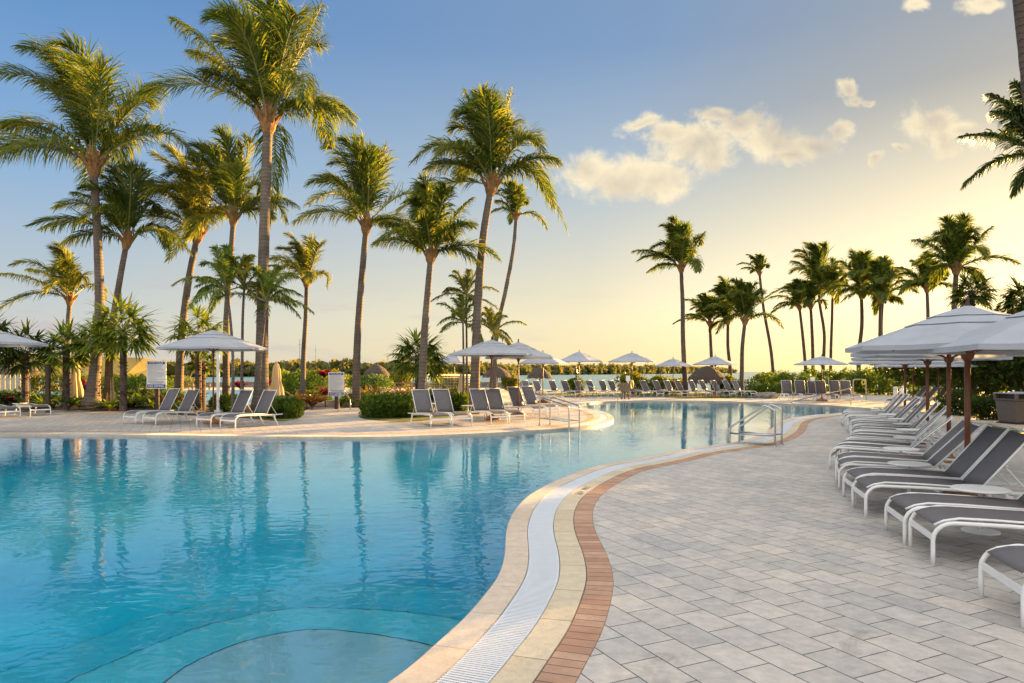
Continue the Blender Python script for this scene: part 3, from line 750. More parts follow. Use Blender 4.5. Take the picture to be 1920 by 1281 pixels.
# bushy fan palms
def fanpx(label, D, px, ptop, rad_px, bz=.1, **k):
    zc = H - (ptop - HY)*D/F; base = G(px, D, bz)
    return fan_plant(label, base, zc - bz, rad_px*D/F, **k)
fanpx('round bushy fan palm with shaggy trunk left of the rules sign', 29, 231, 622, 70, .15, n=30, blades=16)
fanpx('dark fan palm left of the red ti plant', 30, 124, 655, 55, .15, n=24)
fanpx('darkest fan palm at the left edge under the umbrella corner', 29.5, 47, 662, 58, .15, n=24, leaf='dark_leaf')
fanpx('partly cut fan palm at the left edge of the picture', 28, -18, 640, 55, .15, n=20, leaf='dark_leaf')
fanpx('fan palm in front of the tall left palm, crowding the round one', 30, 183, 640, 50, .15, n=20, trunk_r=.1)
fanpx('fan palm behind the left umbrella canopy', 30, 372, 628, 56, .15, n=24)
fanpx('low fan palm with drooping leaves under the left umbrella', 31, 380, 680, 34, .1, n=16, trunk_r=.12)
fanpx('wide blue-green fan palm behind the middle palm trunk', 30, 785, 672, 58, .1, n=30, blades=18, trunk_r=.15)
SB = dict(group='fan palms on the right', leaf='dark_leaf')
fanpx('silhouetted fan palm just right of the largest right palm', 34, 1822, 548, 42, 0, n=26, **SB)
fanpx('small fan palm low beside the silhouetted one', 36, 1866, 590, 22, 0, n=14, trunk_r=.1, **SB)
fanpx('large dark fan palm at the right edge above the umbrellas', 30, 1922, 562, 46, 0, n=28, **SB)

# trees that screen the low sun on the right
def blob(cx, cy, cz, r, k=5, sq=.8):
    out = [(cx, cy, cz, r, r, r*sq)]
    for i in range(k):
        a = random.uniform(0, 6.28); q = r*random.uniform(.6, .95)
        out.append((cx+math.cos(a)*q, cy+math.sin(a)*q, cz+random.uniform(-.35,.45)*r, r*random.uniform(.4,.65), r*random.uniform(.4,.65), r*.5))
    return out
GT = 'dark screening trees on the right'
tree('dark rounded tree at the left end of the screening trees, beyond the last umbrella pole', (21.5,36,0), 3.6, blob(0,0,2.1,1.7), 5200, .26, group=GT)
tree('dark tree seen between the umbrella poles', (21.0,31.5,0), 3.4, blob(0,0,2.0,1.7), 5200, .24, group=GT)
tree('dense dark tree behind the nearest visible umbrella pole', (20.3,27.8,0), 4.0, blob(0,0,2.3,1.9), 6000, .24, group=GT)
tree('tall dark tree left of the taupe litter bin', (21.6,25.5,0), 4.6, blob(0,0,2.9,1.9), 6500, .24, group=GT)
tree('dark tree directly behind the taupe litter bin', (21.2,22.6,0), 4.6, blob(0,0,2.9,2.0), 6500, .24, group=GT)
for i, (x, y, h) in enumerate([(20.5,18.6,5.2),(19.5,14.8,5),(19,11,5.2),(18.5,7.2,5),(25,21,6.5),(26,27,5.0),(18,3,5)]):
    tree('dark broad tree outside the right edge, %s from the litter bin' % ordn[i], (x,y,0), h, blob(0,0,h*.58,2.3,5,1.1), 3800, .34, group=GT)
GH = 'clipped hedges'
def hedge(label, x0, y0, x1, y1, h, w, n, size, leaf='hedge', **k):
    L = math.hypot(x1-x0, y1-y0); a = math.atan2(y1-y0, x1-x0); m = max(2, int(L/ (w*.7))); ells = []
    for i in range(m+1):
        f = i/m - .5; ells.append((f*L*math.cos(a), f*L*math.sin(a), h*.5, w*.62, w*.62, h*.56*random.uniform(.93,1.06)))
    return shrub(label, ((x0+x1)/2, (y0+y1)/2, 0), ells, n, size, leaf, name='hedge', cat='hedge', group=GH, stems=m, **k)
hedge('sunlit green hedge behind the far lounger backs, right of the thin leaning palm', G(1425,56).x, 56, G(1515,52).x, 52, 1.45, 1.5, 5000, .17)
hedge('taller hedge behind the black bin on the far side', G(1520,56).x, 56, G(1622,54).x, 54, 1.85, 1.6, 6500, .17)
hedge('hedge right of the broad palm, behind the white bollards', G(1618,53).x, 53, G(1742,48).x, 48, 1.7, 1.7, 7500, .17)
hedge('low hedge in front of the sea near the dark rocks', G(1415,50).x, 50, G(1480,50).x, 50, .8, 1.1, 3200, .15)
hedge('clipped hedge block left of the second rules sign', G(528,44).x, 44, G(600,44).x, 44, 1.75, 1.7, 6000, .14, 'hedge')
hedge('long low hedge between the left palms and the sand', G(196,52).x, 52, G(300,52).x, 52, 1.3, 1.8, 5200, .17, 'hedge')
hedge('yellowish hedge behind the far left palms', G(20,55).x, 55, G(170,55).x, 55, 1.5, 1.8, 6000, .18, 'hedge_y')
hedge('flat-topped hedge right of the curved palm in front of the sand', G(672,60).x, 60, G(715,60).x, 60, 1.35, 1.6, 3000, .17, 'hedge')
GB = 'loose shrubs by the shore'
def bush(label, px, D, wpx, zt, n=2400, size=.2, leaf='hedge_y', z0=0.0, group=GB):
    w = wpx*D/F/2
    ells = [(0,0,z0+(zt-z0)*.5,w,w*.8,(zt-z0)*.52)] + [(random.uniform(-.7,.7)*w, random.uniform(-.4,.4)*w, z0+(zt-z0)*random.uniform(.35,.75), w*.45, w*.45, (zt-z0)*.35) for _ in range(4)]
    return shrub(label, G(px, D), ells, n, size, leaf, group=group)
bush('olive shoreline shrub behind the leftmost fan palms', 240, 66, 110, 1.35, 4200, .26)
bush('broad yellow-green shrub left of the white post', 330, 70, 90, 1.2, 3800, .26)
bush('golden shrub right of the tallest palm trunk', 520, 62, 70, 1.65, 3800, .24)
bush('round golden shrub behind the rules sign near the spa', 588, 60, 80, 1.65, 4200, .24)
bush('small yellow shrub above that golden one', 620, 72, 70, 1.85, 3000, .26)
bush('low green shrub on the sand left of the thatched hut by the fan palm', 650, 78, 60, 1.2, 2000, .26, 'hedge')
bush('yellow-green shrub right of the wide blue-green fan palm', 838, 56, 60, 1.45, 2800, .22)
bush('shrub under the wide blue-green fan palm', 745, 70, 60, 1.6, 2400, .24)
bush('shrub right of the thatched hut behind the middle umbrellas', 957, 62, 32, 1.5, 1800, .22)
bush('flat shrub in front of the sea near the lamp post', 1078, 54, 34, 1.2, 1500, .18, 'hedge')
bush('larger shrub behind the carved wooden stand', 1186, 53, 62, 1.65, 3200, .2)
bush('shrub between the lone tall palm and the wooden stand', 1240, 53, 56, 1.25, 2400, .2)
bush('shrub left of the thatched dome', 1268, 56, 34, 1.1, 1400, .2)
bush('shrub right of the thatched dome at the crowded palms', 1360, 54, 50, 1.3, 2000, .2)
bush('windswept shrub around the foot of the thin leaning palm', 1456, 60, 56, 1.75, 2400, .2, 'hedge')
bush('dark shrub at the foot of the screening trees', 1800, 27, 90, .95, 3000, .12, 'dark_leaf')
bush('dark shrub left of the taupe litter bin', 1858, 24.5, 75, .85, 3000, .12, 'dark_leaf')
# leafy bushes beside the deck
def lump(label, px, py, wpx, D0, zt, n, leaf='hedge', deep=.8):
    base = P(px, py); w = wpx*base.y/F/2
    ells = [(x*w, random.uniform(-.15,.15), zt*.48, w*.42, deep, zt*.55) for x in (-.6,-.2,.2,.6)]
    return shrub(label, base, ells, n, .10, leaf, group='leafy bushes at the deck edge')
lump('glossy green bush right of the left lounger group', 532, 783, 72, 0, .72, 7000, deep=.6)
lump('wide glossy bush left of the middle loungers', 735, 781, 118, 0, .85, 11000, deep=.9)
lump('small bush behind the left umbrella pole', 425, 772, 60, 0, .7, 3500, deep=.5)
lump('bush visible between the two middle lounger pairs', 856, 772, 50, 0, .75, 3500, deep=.5)
for i, (px, py, wpx, zt, lf) in enumerate([(20,764,60,.75,'dark_leaf'),(75,765,56,.6,'hedge'),(150,763,50,.55,'dark_leaf'),(215,764,50,.6,'hedge'),(262,763,60,.8,'dark_leaf'),(320,766,60,.7,'hedge'),(595,757,44,.6,'hedge'),(668,758,44,.5,'hedge'),(810,752,60,.7,'hedge_y'),(868,752,50,.8,'hedge_y')]):
    base = P(px, py); w = wpx*base.y/F/2
    shrub('low broad-leaved bush filling the planted bed, %s of its kind from the left' % ordn[i], base, [(x*w, random.uniform(-.2,.2), zt*.45, w*.5, .55, zt*.55*random.uniform(.7,1.1)) for x in (-.6,0,.6)], 900, .22, lf, group='low broad-leaved bushes in the beds', stems=3)
rosette_specs = [(585,765,46,'orange_leaf'),(555,764,50,'orange_leaf'),(672,757,44,'orange_leaf'),(690,752,40,'orange_leaf'),(712,757,46,'orange_leaf'),
                 (752,750,40,'orange_leaf'),(830,752,38,'orange_leaf'),(855,750,36,'orange_leaf'),(880,755,38,'orange_leaf'),(640,762,26,'fan'),(775,745,36,'orange_leaf'),
                 (245,764,40,'fan'),(270,765,44,'fan'),(312,768,48,'orange_leaf'),(100,760,40,'fan'),(128,768,40,'fan'),(66,763,34,'fan'),(15,758,44,'dark_leaf'),(205,770,36,'fan')]
more = [(30,762,'fan'),(48,757,'orange_leaf'),(82,766,'fan'),(115,758,'fan'),(150,766,'fan'),(178,764,'orange_leaf'),(222,762,'fan'),(258,756,'orange_leaf'),(288,770,'fan'),(335,774,'fan'),(352,770,'orange_leaf'),(660,762,'fan'),(600,758,'orange_leaf'),(728,748,'orange_leaf'),(812,748,'orange_leaf'),(842,746,'orange_leaf'),(868,748,'orange_leaf'),(570,760,'orange_leaf')]
for i, (px, py, lf) in enumerate(more):
    b = P(px, py, .05)
    lab = 'low %s strap-leaved plant filling the bed, %s from the left among the %s' % ({'fan':'green','orange_leaf':'bronze'}[lf], ordn[i], 'low fillers')
    rosette(lab, b, 34*b.y/F, 30, lf, name='strap_plant', group='low strap-leaved plants filling the beds', w=.10, lift=.9, stem=.04)
rl = {585:'nearest the spa on its left side',555:'between the green bush and the spa',672:'at the foot of the curved palm',690:'right of the curved palm',712:'behind the wide glossy bush, tallest there',
      752:'behind the first middle lounger',830:'left of the golden shrub behind the second lounger pair',855:'in the middle of the row behind the second lounger pair',880:'beside the tall curving palm foot',640:'low beside the sign post near the spa',
      775:'beside the straight palm trunk',245:'at the foot of the round bushy fan palm',270:'just left of the rules sign post',312:'right of the rules sign post',100:'behind the flat lounger on the far left',128:'below the red ti plant',66:'beside the dark square post',
      15:'at the extreme left edge behind the flat loungers',205:'between the tall left palm feet'}
for px, py, r, lf in rosette_specs:
    b = P(px, py, .05)
    rosette({'orange_leaf':'orange-green','fan':'green','dark_leaf':'dark'}[lf] + ' strap-leaved plant ' + rl[px], b, r*b.y/F*1.05, 36, lf, w=.12, lift=1.0, stem=.05)
for px, py, r, st, lb in [(160,752,40,.6,'tall dark red ti plant by the tall left palm'),(158,742,28,1.9,'red leaf tuft high on a thin stem above the dark red ti plant'),(510,752,30,.75,'bright pink-red ti plant beside the closed umbrella right of the tallest palm'),
                      (608,757,26,1.35,'upper red ti plant left of the sign near the spa'),(610,762,26,.5,'lower red ti plant left of the sign near the spa'),(450,752,26,.7,'small red ti plant behind the fourth left lounger'),
                      (18,765,14,.3,'small red-leaved plant at the left edge')]:
    b = P(px, py, .05); rosette(lb, b, r*b.y/F*.85, 40, 'ti', name='ti_plant', group='red ti plants', w=.14, stem=st, lift=.9, droop=.7)

# ------------------------------------------------------------------ loungers
def make_lounger(label, back_deg):
    """foot end at the origin, head towards +Y"""
    W = .34; root = empty('sun_lounger', (0,0,0), 0, label, 'sun lounger', None)
    kids = []
    def part(o): kids.append(o); return o
    for s in (-1, 1):
        x = s*W; m = MB()
        prof = [(0,0),(0,.12),(0,.22)] + [(.17-.17*math.cos(a), .22+.155*math.sin(a)) for a in (R(18),R(36),R(54),R(72),R(90))] + [(.6,.372),(1.2,.352),(1.78,.345)]
        m.tube([(x, y, z) for y, z in prof], .0185, 8); part(bevel(m.build('side_rail', M['white_metal'], root, smooth=True), .001, 1)).modifiers.clear()
        m = MB(); m.tube([(x*.98,1.42,.345),(x*.98,1.50,.18),(x*.99,1.62,0)], [.024,.024,.02], 6, flat=1.1); part(m.build('leg', M['white_metal'], root))
        m = MB(); xs = s*(W-.045)
        m.tube([(xs,.02,.345),(xs,.10,.385),(xs,.22,.41),(xs,.5,.408),(xs,1.2,.385)], .0115, 6); part(m.build('sling_rail', M['white_metal'], root, smooth=True))
    m = MB(); m.box((0,.006,.235), (2*W,.022,.05)); part(m.build('foot_bar', M['white_metal'], root))
    m = MB(); m.box((0,1.48,.30), (2*W,.03,.03)); part(m.build('cross_bar', M['white_metal'], root)); m = MB(); m.box((0,.75,.345), (2*W,.025,.025)); part(m.build('cross_bar', M['white_metal'], root))
    def slingmesh(path, hw, sag=.012, nx=5):
        m = MB(); vs = []; n = len(path)
        for (y, z) in path:
            for k in range(nx):
                u = -1 + 2*k/(nx-1); vs.append((u*hw, y, z - sag*(1-u*u)))
        fs = [(i*nx+k, i*nx+k+1, (i+1)*nx+k+1, (i+1)*nx+k) for i in range(n-1) for k in range(nx-1)]
        m.add(vs, fs); return m
    o = slingmesh([(.02,.352),(.08,.383),(.16,.405),(.3,.415),(.6,.41),(.9,.402),(1.2,.39)], W-.045).build('seat_sling', M['sling'], root, smooth=True); part(o)
    c, s_ = math.cos(R(back_deg)), math.sin(R(back_deg)); L = .82; hy, hz = 1.2, .385
    path = [(hy + c*L*f - s_*0, hz + s_*L*f) for f in (0,.25,.5,.75,.97)]
    o = slingmesh(path, W-.055, .014).build('back_sling', M['sling'], root, smooth=True); part(o)
    m = MB()
    for s in (-1, 1):
        xs = s*(W-.045); m.tube([(xs,hy,hz),(xs,hy+c*L*.5,hz+s_*L*.5),(xs,hy+c*L*1.02,hz+s_*L*1.02)], .013, 6)
    m.tube([(-W+.045,hy+c*L,hz+s_*L),(W-.045,hy+c*L,hz+s_*L)], .012, 6); m.tube([(-W+.045,hy+c*L*.45+.02,hz+s_*L*.45-.03),(W-.045,hy+c*L*.45+.02,hz+s_*L*.45-.03)], .01, 6)
    part(m.build('back_frame', M['white_metal'], root, smooth=True))
    for s in (-1, 1):
        m = MB(); xs = s*(W-.10); m.tube([(xs,hy+c*L*.45+.01,hz+s_*L*.45-.03),(xs,min(1.72,hy+c*L*.45+.26),.345)], .009, 5)
        part(m.build('back_support', M['white_metal'], root))
    for k in kids:
        if 'sling' in k.name and k.name.split('.')[0] != 'sling_rail':
            sd = k.modifiers.new('s', 'SOLIDIFY'); sd.thickness = .004
    reg(root, *kids); return root
protos = {}
def lounger(x, y, ax, ay, label, group, deg=62, z=0):
    if deg not in protos: o = protos[deg] = make_lounger(label, deg)
    else: o = copy_tree(protos[deg])
    o.location = (x, y, z); o.rotation_euler = (0, 0, math.atan2(ay, ax) - math.pi/2)
    o['label'] = label; o['group'] = group
    return o
def make_table():
    root = empty('side_table'); kids = []
    m = MB(); m.lathe([(.0,.44),(.25,.44),(.262,.447),(.262,.456),(.25,.463),(0,.463)], sides=28); kids.append(m.build('table_top', M['white_top'], root))
    m = MB(); m.tube([(0,0,.02),(0,0,.44)], .022, 10); kids.append(m.build('leg', M['white_metal'], root, smooth=True))
    m = MB(); m.lathe([(0,0),(.17,0),(.17,.012),(.03,.03),(0,.03)], sides=20); kids.append(m.build('base', M['white_metal'], root))
    reg(root, *kids); return root
TB = []
def table(x, y, label, sc=1, z=0):
    o = make_table() if not TB else copy_tree(TB[0])
    TB.append(o); o.location = (x, y, z); o.scale = (sc, sc, 1); o['label'] = label; o['category'] = 'side table'; o['group'] = 'round white side tables between loungers'; return o

# right-hand row
T = [(4.75,5.35),(4.98,7.37),(5.38,9.39),(6.28,11.2),(7.5,13.1),(8.55,14.9),(9.4,16.6),(10.2,18.3),(11.0,20.3),(11.8,22.3),(12.85,24.2)]
near_w = ['nearest the camera','second nearest the camera']
fn = [3.40,4.9]
pairs = []
gR = 'sun loungers in the long right-hand row'
for k in range(len(T)-1):
    (x0, y0), (x1, y1) = T[k], T[k+1]
    d = Vector((x1-x0, y1-y0, 0)); dl = d.length; d.normalize()
    if k == 0: fx, fy, d = 3.86, 6.80-.02, Vector((.25,.968,0))
    elif k == 1: fx, fy, d = 4.33, 8.76, Vector((.26,.966,0))
    elif k == 2: fx, fy = 4.98, 10.62; d = Vector((.38,.925,0))
    else:
        a = Vector((d.y, -d.x, 0)); fx, fy = (x0+x1)/2 - a.x*1.12, (y0+y1)/2 - a.y*1.12
    a = Vector((d.y, -d.x, 0))
    for q, s in enumerate((-1, 1)):
        n = 2*k + q
        lounger(fx + d.x*.365*s + random.uniform(-.03,.03), fy + d.y*.365*s, a.x + random.uniform(-.02,.02), a.y + random.uniform(-.02,.02), 'grey sling lounger, %s whole one in the right-hand row counted from the front' % ordn[n], gR, random.choice([43, 47, 51]))
    pairs.append((fx, fy))
lounger(3.47, 4.92, .97, -.24, 'grey sling lounger nearest the camera, cut by the right edge of the picture', gR, 50)
tl = ['nearest','second','third','fourth','fifth','sixth','seventh','eighth','ninth','tenth']
for i, (x, y) in enumerate(T[1:]):
    table(x, y, 'round white side table in the right-hand lounger row, %s from the front' % tl[i], 1.0 if i else 1.05)
# two loungers crosswise behind the right row end
for i, (px, D) in enumerate([(1700,33),(1722,34.5),(1744,36)]):
    p = G(px, D); lounger(p.x-1.1, p.y-.4, .93, -.1+.0*i, 'lounger past the right-hand row near the white bollards, %s from the left' % ordn[i], 'sun loungers past the end of the right row', 50)
# left group
gL = 'sun loungers round the left umbrella'
for i, (px, py) in enumerate([(243,795),(280,797),(382,801),(427,803.5)]):
    p = P(px, py); lounger(p.x, p.y, .50, .86, ['leftmost grey lounger at the left umbrella','second lounger from the left at the left umbrella, its back left of the pole','lounger just right of the left umbrella pole','rightmost lounger of the left umbrella group, beside the green bush'][i], gL, 62)
p = P(342, 789); table(p.x, p.y+.3, 'white side table under the left umbrella')
for (px, py, ax, ay, lb) in [(76,780,-.80,.6,'flat lounger at the far left, the right one of the two'),(18,784,-.80,.6,'flat lounger at the far left, the left one of the two')]:
    p = P(px, py); lounger(p.x, p.y, ax, ay, lb, 'sun loungers at the far left', 3)
# middle group
gM = 'sun loungers on the rounded middle deck'
for i, (px, py) in enumerate([(827,800.5),(867,799),(938,795.3),(967,793)]):
    p = P(px, py); lounger(p.x, p.y, -.52, .85, ['first','second','third','fourth'][i] + ' grey lounger from the left on the middle deck by the ladder rail', gM, 62)
p = P(905, 785); table(p.x-.55, p.y+.35, 'white side table between the two middle lounger pairs')
for i, (px, py) in enumerate([(1012,783.5),(1036,779)]):
    p = P(px, py); lounger(p.x, p.y, -.62, .78, ['left','right'][i] + ' one of the two sunlit yellow-looking loungers behind the ladder rail', gM, 62)
for i, (px, py) in enumerate([(1040,762),(1052,757)]):
    p = P(px, py); lounger(p.x, p.y, -.8, .6, ['nearer','farther'][i] + ' flat lounger on the neck of the middle deck', gM, 14)
# far rows
gF = 'sun loungers in the far row beyond the pool'
fx = [1010,1032,1062,1086,1112,1134,1158,1176,1214,1238,1262,1284,1304,1330,1350,1374,1396,1414]
for i, px in enumerate(fx):
    p = P(px, 744.0 + (.6 if i % 2 else 0)); lounger(p.x, p.y, -.60, .80, 'lounger in the far row beyond the pool, %s from the left' % ordn[i], gF, 60)
for i, px in enumerate([1120,1196,1246,1318,1362]):
    p = P(px, 744); table(p.x, p.y+.5, 'small white side table in the far row, %s from the left' % ordn[i])
gS = 'loungers facing the camera at the far right end of the pool'
for i, px in enumerate([1490,1516,1541,1556,1583,1605]):
    p = P(px, 751.5 + .3*i); lounger(p.x, p.y, .04, 1, 'upright-backed lounger at the far right end of the pool, %s from the left' % ordn[i], gS, 72)
table(P(1530,750).x, P(1530,750).y, 'white side table among the upright-backed far loungers')

# ------------------------------------------------------------------ umbrellas
def umbrella(label, x, y, peak=2.85, rim=2.35, r=1.65, rot=None, lean=0, base=True, pole_r=.026, group='white canvas umbrellas', hero=False):
    root = empty('patio_umbrella', (x, y, 0), 0, label, 'umbrella', group)
    rot = random.uniform(0, .7) if rot is None else rot
    hh = peak - rim
    def ringpts(f, dz=0, sub=6, sag=.022, scal=.0):
        out = []
        for k in range(8):
            a0 = rot + k*math.pi/4; a1 = a0 + math.pi/4
            for j in range(sub):
                t = j/sub; p = Vector((math.cos(a0),math.sin(a0),0)).lerp(Vector((math.cos(a1),math.sin(a1),0)), t)
                sg = 4*t*(1-t)
                p = p * (1 - scal*sg*.05)
                out.append(Vector((p.x*r*f, p.y*r*f, peak - hh*(f**1.08) - sg*sag*f*hh + dz)))
        return out
    def tier(name, fs_, dz, parent):
        m = MB(); vs = []; n = 48
        for f in fs_: vs += ringpts(f, dz)
        faces = [(i*n+k, i*n+(k+1)%n, (i+1)*n+(k+1)%n, (i+1)*n+k) for i in range(len(fs_)-1) for k in range(n)]
        m.add(vs, faces); o = m.build(name, M['canvas'], parent, smooth=False)
        sd = o.modifiers.new('s', 'SOLIDIFY'); sd.thickness = .006; return o
    can = tier('canopy', [.44,.6,.8,1.0], 0, root)
    v1 = tier('vent', [.26,.36,.50], .016, can); v2 = tier('vent', [.015,.08,.18,.32], .032, can)
    m = MB(); ring = ringpts(1.0); inner = [p + Vector((0,0,-.055)) for p in ring]; n = 48
    m.add(ring + inner, [(k, (k+1)%n, n+(k+1)%n, n+k) for k in range(n)]); m.build('valance', M['canvas'], can)
    m = MB(); m.tube([(0,0,.03),(lean*.5,0,peak*.5),(0,0,peak-.02)], pole_r, 10); m.build('pole', M['wood_pole'], root, smooth=True)
    hz = rim - .05 - .02
    m = MB(); m.lathe([(pole_r,hz-.12),(pole_r*2,hz-.08),(pole_r*2.4,hz-.02),(pole_r*2.4,hz),(pole_r,hz)], sides=10); m.build('hub', M['wood_pole'], root)
    m = MB(); m.lathe([(.02,peak-.03),(.035,peak+.03),(.02,peak+.09),(.028,peak+.12),(.005,peak+.16)], sides=8); m.build('finial', M['dark_wood'], root)
    for k in range(8):
        a = rot + k*math.pi/4; u = Vector((math.cos(a), math.sin(a), 0)); m = MB()
        m.tube([u*.05 + Vector((0,0,peak-.05)), u*r*.5 + Vector((0,0,peak-hh*.5**1.08-.02)), u*r*.985 + Vector((0,0,rim-.012))], .011, 4)
        m.tube([u*pole_r*2 + Vector((0,0,hz-.01)), u*r*.52 + Vector((0,0,peak-hh*.52**1.08-.03))], .010, 4)
        m.build('rib', M['wood_pole'], root)
    if base:
        m = MB(); m.lathe([(0,0),(.30,0),(.31,.05),(.26,.11),(.08,.15),(.05,.22),(0,.22)], sides=18); m.build('base', M['stone_base'], root, smooth=True)
    return root
def upx(label, px, D, ptop, prim, halfpx, **k):
    return umbrella(label, G(px, D).x, D, H-(ptop-HY)*D/F, H-(prim-HY)*D/F, halfpx*D/F, **k)
upx('white umbrella cut by the left edge of the picture', -42, 19, 612, 643, 113, rot=.0)
upx('white umbrella over the left loungers, its right half lit yellow', 400, 22.6, 621, 653, 97, rot=.35)
upx('nearer of the two overlapping middle umbrellas', 922, 24.6, 639, 664, 78, rot=.2)
upx('second middle umbrella, half hidden behind the nearer one', 972, 26.5, 643, 670, 66, rot=.5)
upx('third middle umbrella, low behind the overlapping pair', 1018, 38, 662, 681, 46)
upx('small far umbrella left of the tall curving palm', 852, 46, 661, 680, 38)
upx('leftmost of the four spaced far umbrellas', 1086, 46.5, 660, 678, 45)
upx('far umbrella second of the four spaced ones, above the carved stand', 1185, 47, 662, 678, 45)
upx('smallest far umbrella, just left of the lone tall palm', 1262, 49, 673, 686, 36)
upx('far umbrella in front of the thatched dome', 1341, 46, 669, 683, 41)
upx('far right umbrella above the upright-backed loungers', 1541, 40, 669, 683, 50)
gu = 'umbrellas along the right-hand row'
upx('large close umbrella cut by the right edge of the picture', 2046, 7.6, 545, 648, 265, rot=.25, group=gu, pole_r=.04, hero=True)
upx('big umbrella whose whole peak shows above the right-hand row', 1814, 9.15, 578, 650, 212, rot=.12, group=gu, pole_r=.036)
upx('umbrella tucked behind the big peaked one', 1779, 12.7, 608, 662, 166, rot=.3, group=gu, pole_r=.036)
upx('third pole back in the right-hand umbrella row', 1739, 16.5, 630, 671, 130, rot=.2, group=gu, pole_r=.036)
upx('fourth pole back in the right-hand umbrella row', 1697, 22.5, 652, 680, 96, rot=.4, group=gu, pole_r=.036)
upx('far thin-poled umbrella of the right row, left one', 1712, 33, 664, 686, 66, group=gu)
upx('far thin-poled umbrella of the right row, right one', 1760, 29, 662, 686, 78, group=gu)

def folded(label, px, D, ptop, pbot, wpx, mat='canvas_cream'):
    x = G(px, D).x; zt = H-(ptop-HY)*D/F; zb = max(.15, H-(pbot-HY)*D/F); r = wpx*D/F/2
    root = empty('folded_umbrella', (x, D, 0), 0, label, 'umbrella', 'folded umbrellas')
    m = MB(); vs = []; N = 32; lv = [(0,.12),(.06,.3),(.2,.5),(.45,.62),(.55,.60),(.8,.9),(1,1.0)]
    for f, q in lv:
        for k in range(N):
            a = 2*math.pi*k/N; rr = r*q*(1+.22*math.cos(a*8))*(1+.05*math.cos(a*3)); vs.append((rr*math.cos(a), rr*math.sin(a), zt-(zt-zb)*f))
    n = len(lv); m.add(vs, [(i*N+k, i*N+(k+1)%N, (i+1)*N+(k+1)%N, (i+1)*N+k) for i in range(n-1) for k in range(N)] + [tuple(range(N))])
    m.build('canopy', M[mat], root, smooth=True)
    m = MB(); m.tube([(0,0,0),(0,0,zt+.06)], .025, 8); m.build('pole', M['wood_pole'], root)
    m = MB(); m.lathe([(0,0),(.28,0),(.28,.06),(.06,.12),(0,.12)], sides=16); m.build('base', M['stone_base'], root)
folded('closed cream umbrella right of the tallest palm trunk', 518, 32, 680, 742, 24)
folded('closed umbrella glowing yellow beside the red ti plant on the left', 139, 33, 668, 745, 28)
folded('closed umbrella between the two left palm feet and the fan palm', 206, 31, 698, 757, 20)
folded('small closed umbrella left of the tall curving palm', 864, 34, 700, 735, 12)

# ------------------------------------------------------------------ handrails
def rails(label, deck, pool, ztop, zbend, group=None, bar=True, name='pool_handrail', r=.022, curve=.18):
    root = empty(name, deck[0], 0, label, 'handrail', group); o0 = Vector(deck[0])
    for d, w in zip(deck, pool):
        d, w = Vector(d), Vector(w); L = (w-d); L.z = 0; u = L.normalized()
        pts = [d, d+Vector((0,0,ztop-curve)), d+Vector((0,0,ztop-curve*.35))+u*curve*.25, d+Vector((0,0,ztop))+u*curve, d+Vector((0,0,ztop-.02))+u*(curve+.12)]
        e = Vector((w.x, w.y, 0)); pts += [e+Vector((0,0,zbend+.10))-u*.14, e+Vector((0,0,zbend+.02))-u*.02, e+Vector((0,0,zbend-.1)), e+Vector((0,0,-.6))]
        m = MB(); m.tube([p-o0 for p in catmull(pts, 5)], r, 10); m.build('rail', M['steel'], root, smooth=True)
        m = MB(); m.lathe([(0,0),(.055,0),(.05,.015),(.025,.022),(0,.022)], c=d-o0, sides=14); m.build('foot_flange', M['steel'], root)
        if bar:
            m = MB(); m.tube([d-o0+Vector((0,0,.24)), e-o0+Vector((0,0,.24))], r*.8, 8); m.build('lower_bar', M['steel'], root, smooth=True)
    if bar and len(deck) > 1:
        m = MB(); n = 1
        a0, a1 = Vector(deck[0])-o0, Vector(deck[1])-o0; b0, b1 = Vector(pool[0])-o0, Vector(pool[1])-o0
        for f in (.33,):
            p, q = a0.lerp(b0, .08), a1.lerp(b1, .08); p2, q2 = a0.lerp(b0, .92), a1.lerp(b1, .92)
            for t in (p, q, p2, q2): t.z = .235
            m.add([p, q, q2, p2], [(0,1,2,3)])
        o = m.build('step_plate', M['steel'], root); sd = o.modifiers.new('s', 'SOLIDIFY'); sd.thickness = .02
    return root
rails('pair of steel ladder rails at the middle deck, left of the pool neck', [(.866,21.75,0),(1.22,22.25,0)], [(1.66,20.25,0),(2.0,20.6,0)], .88, .60, 'steel pool rails')
rails('pair of steel ladder rails at the right deck edge', [(5.99,15.8,0),(6.30,16.2,0)], [(5.16,16.45,0),(5.49,16.75,0)], .90, .36, 'steel pool rails')
rails('single long steel handrail at the far right end of the pool', [(17.4,35.6,0)], [(13.2,32.6,0)], .85, .22, 'steel pool rails', bar=False)
rails('thin sloping handrail at the far side of the middle deck', [(4.2,42.6,0)], [(6.0,39.4,0)], .95, .25, 'steel pool rails', bar=False)
# spa rail
p0, p1 = P(636,771), P(652,769)
root = empty('spa_handrail', p0, 0, 'curved steel grab rail standing at the round spa', 'handrail', None)
m = MB(); q = p1-p0; m.tube(catmull([Vector((0,0,0)),Vector((0,0,.55)),Vector((.05,.02,.82)),Vector((.22,.05,.86)),q+Vector((.06,0,.55)),q+Vector((.12,0,.2)),q+Vector((.12,0,0))], 6), .024, 10); m.build('rail', M['steel'], root, smooth=True)
m = MB(); m.lathe([(0,0),(.06,0),(.05,.02),(0,.02)], sides=12); m.lathe([(0,0),(.06,0),(.05,.02),(0,.02)], c=q+Vector((.12,0,0)), sides=12); m.build('foot_flange', M['steel'], root)
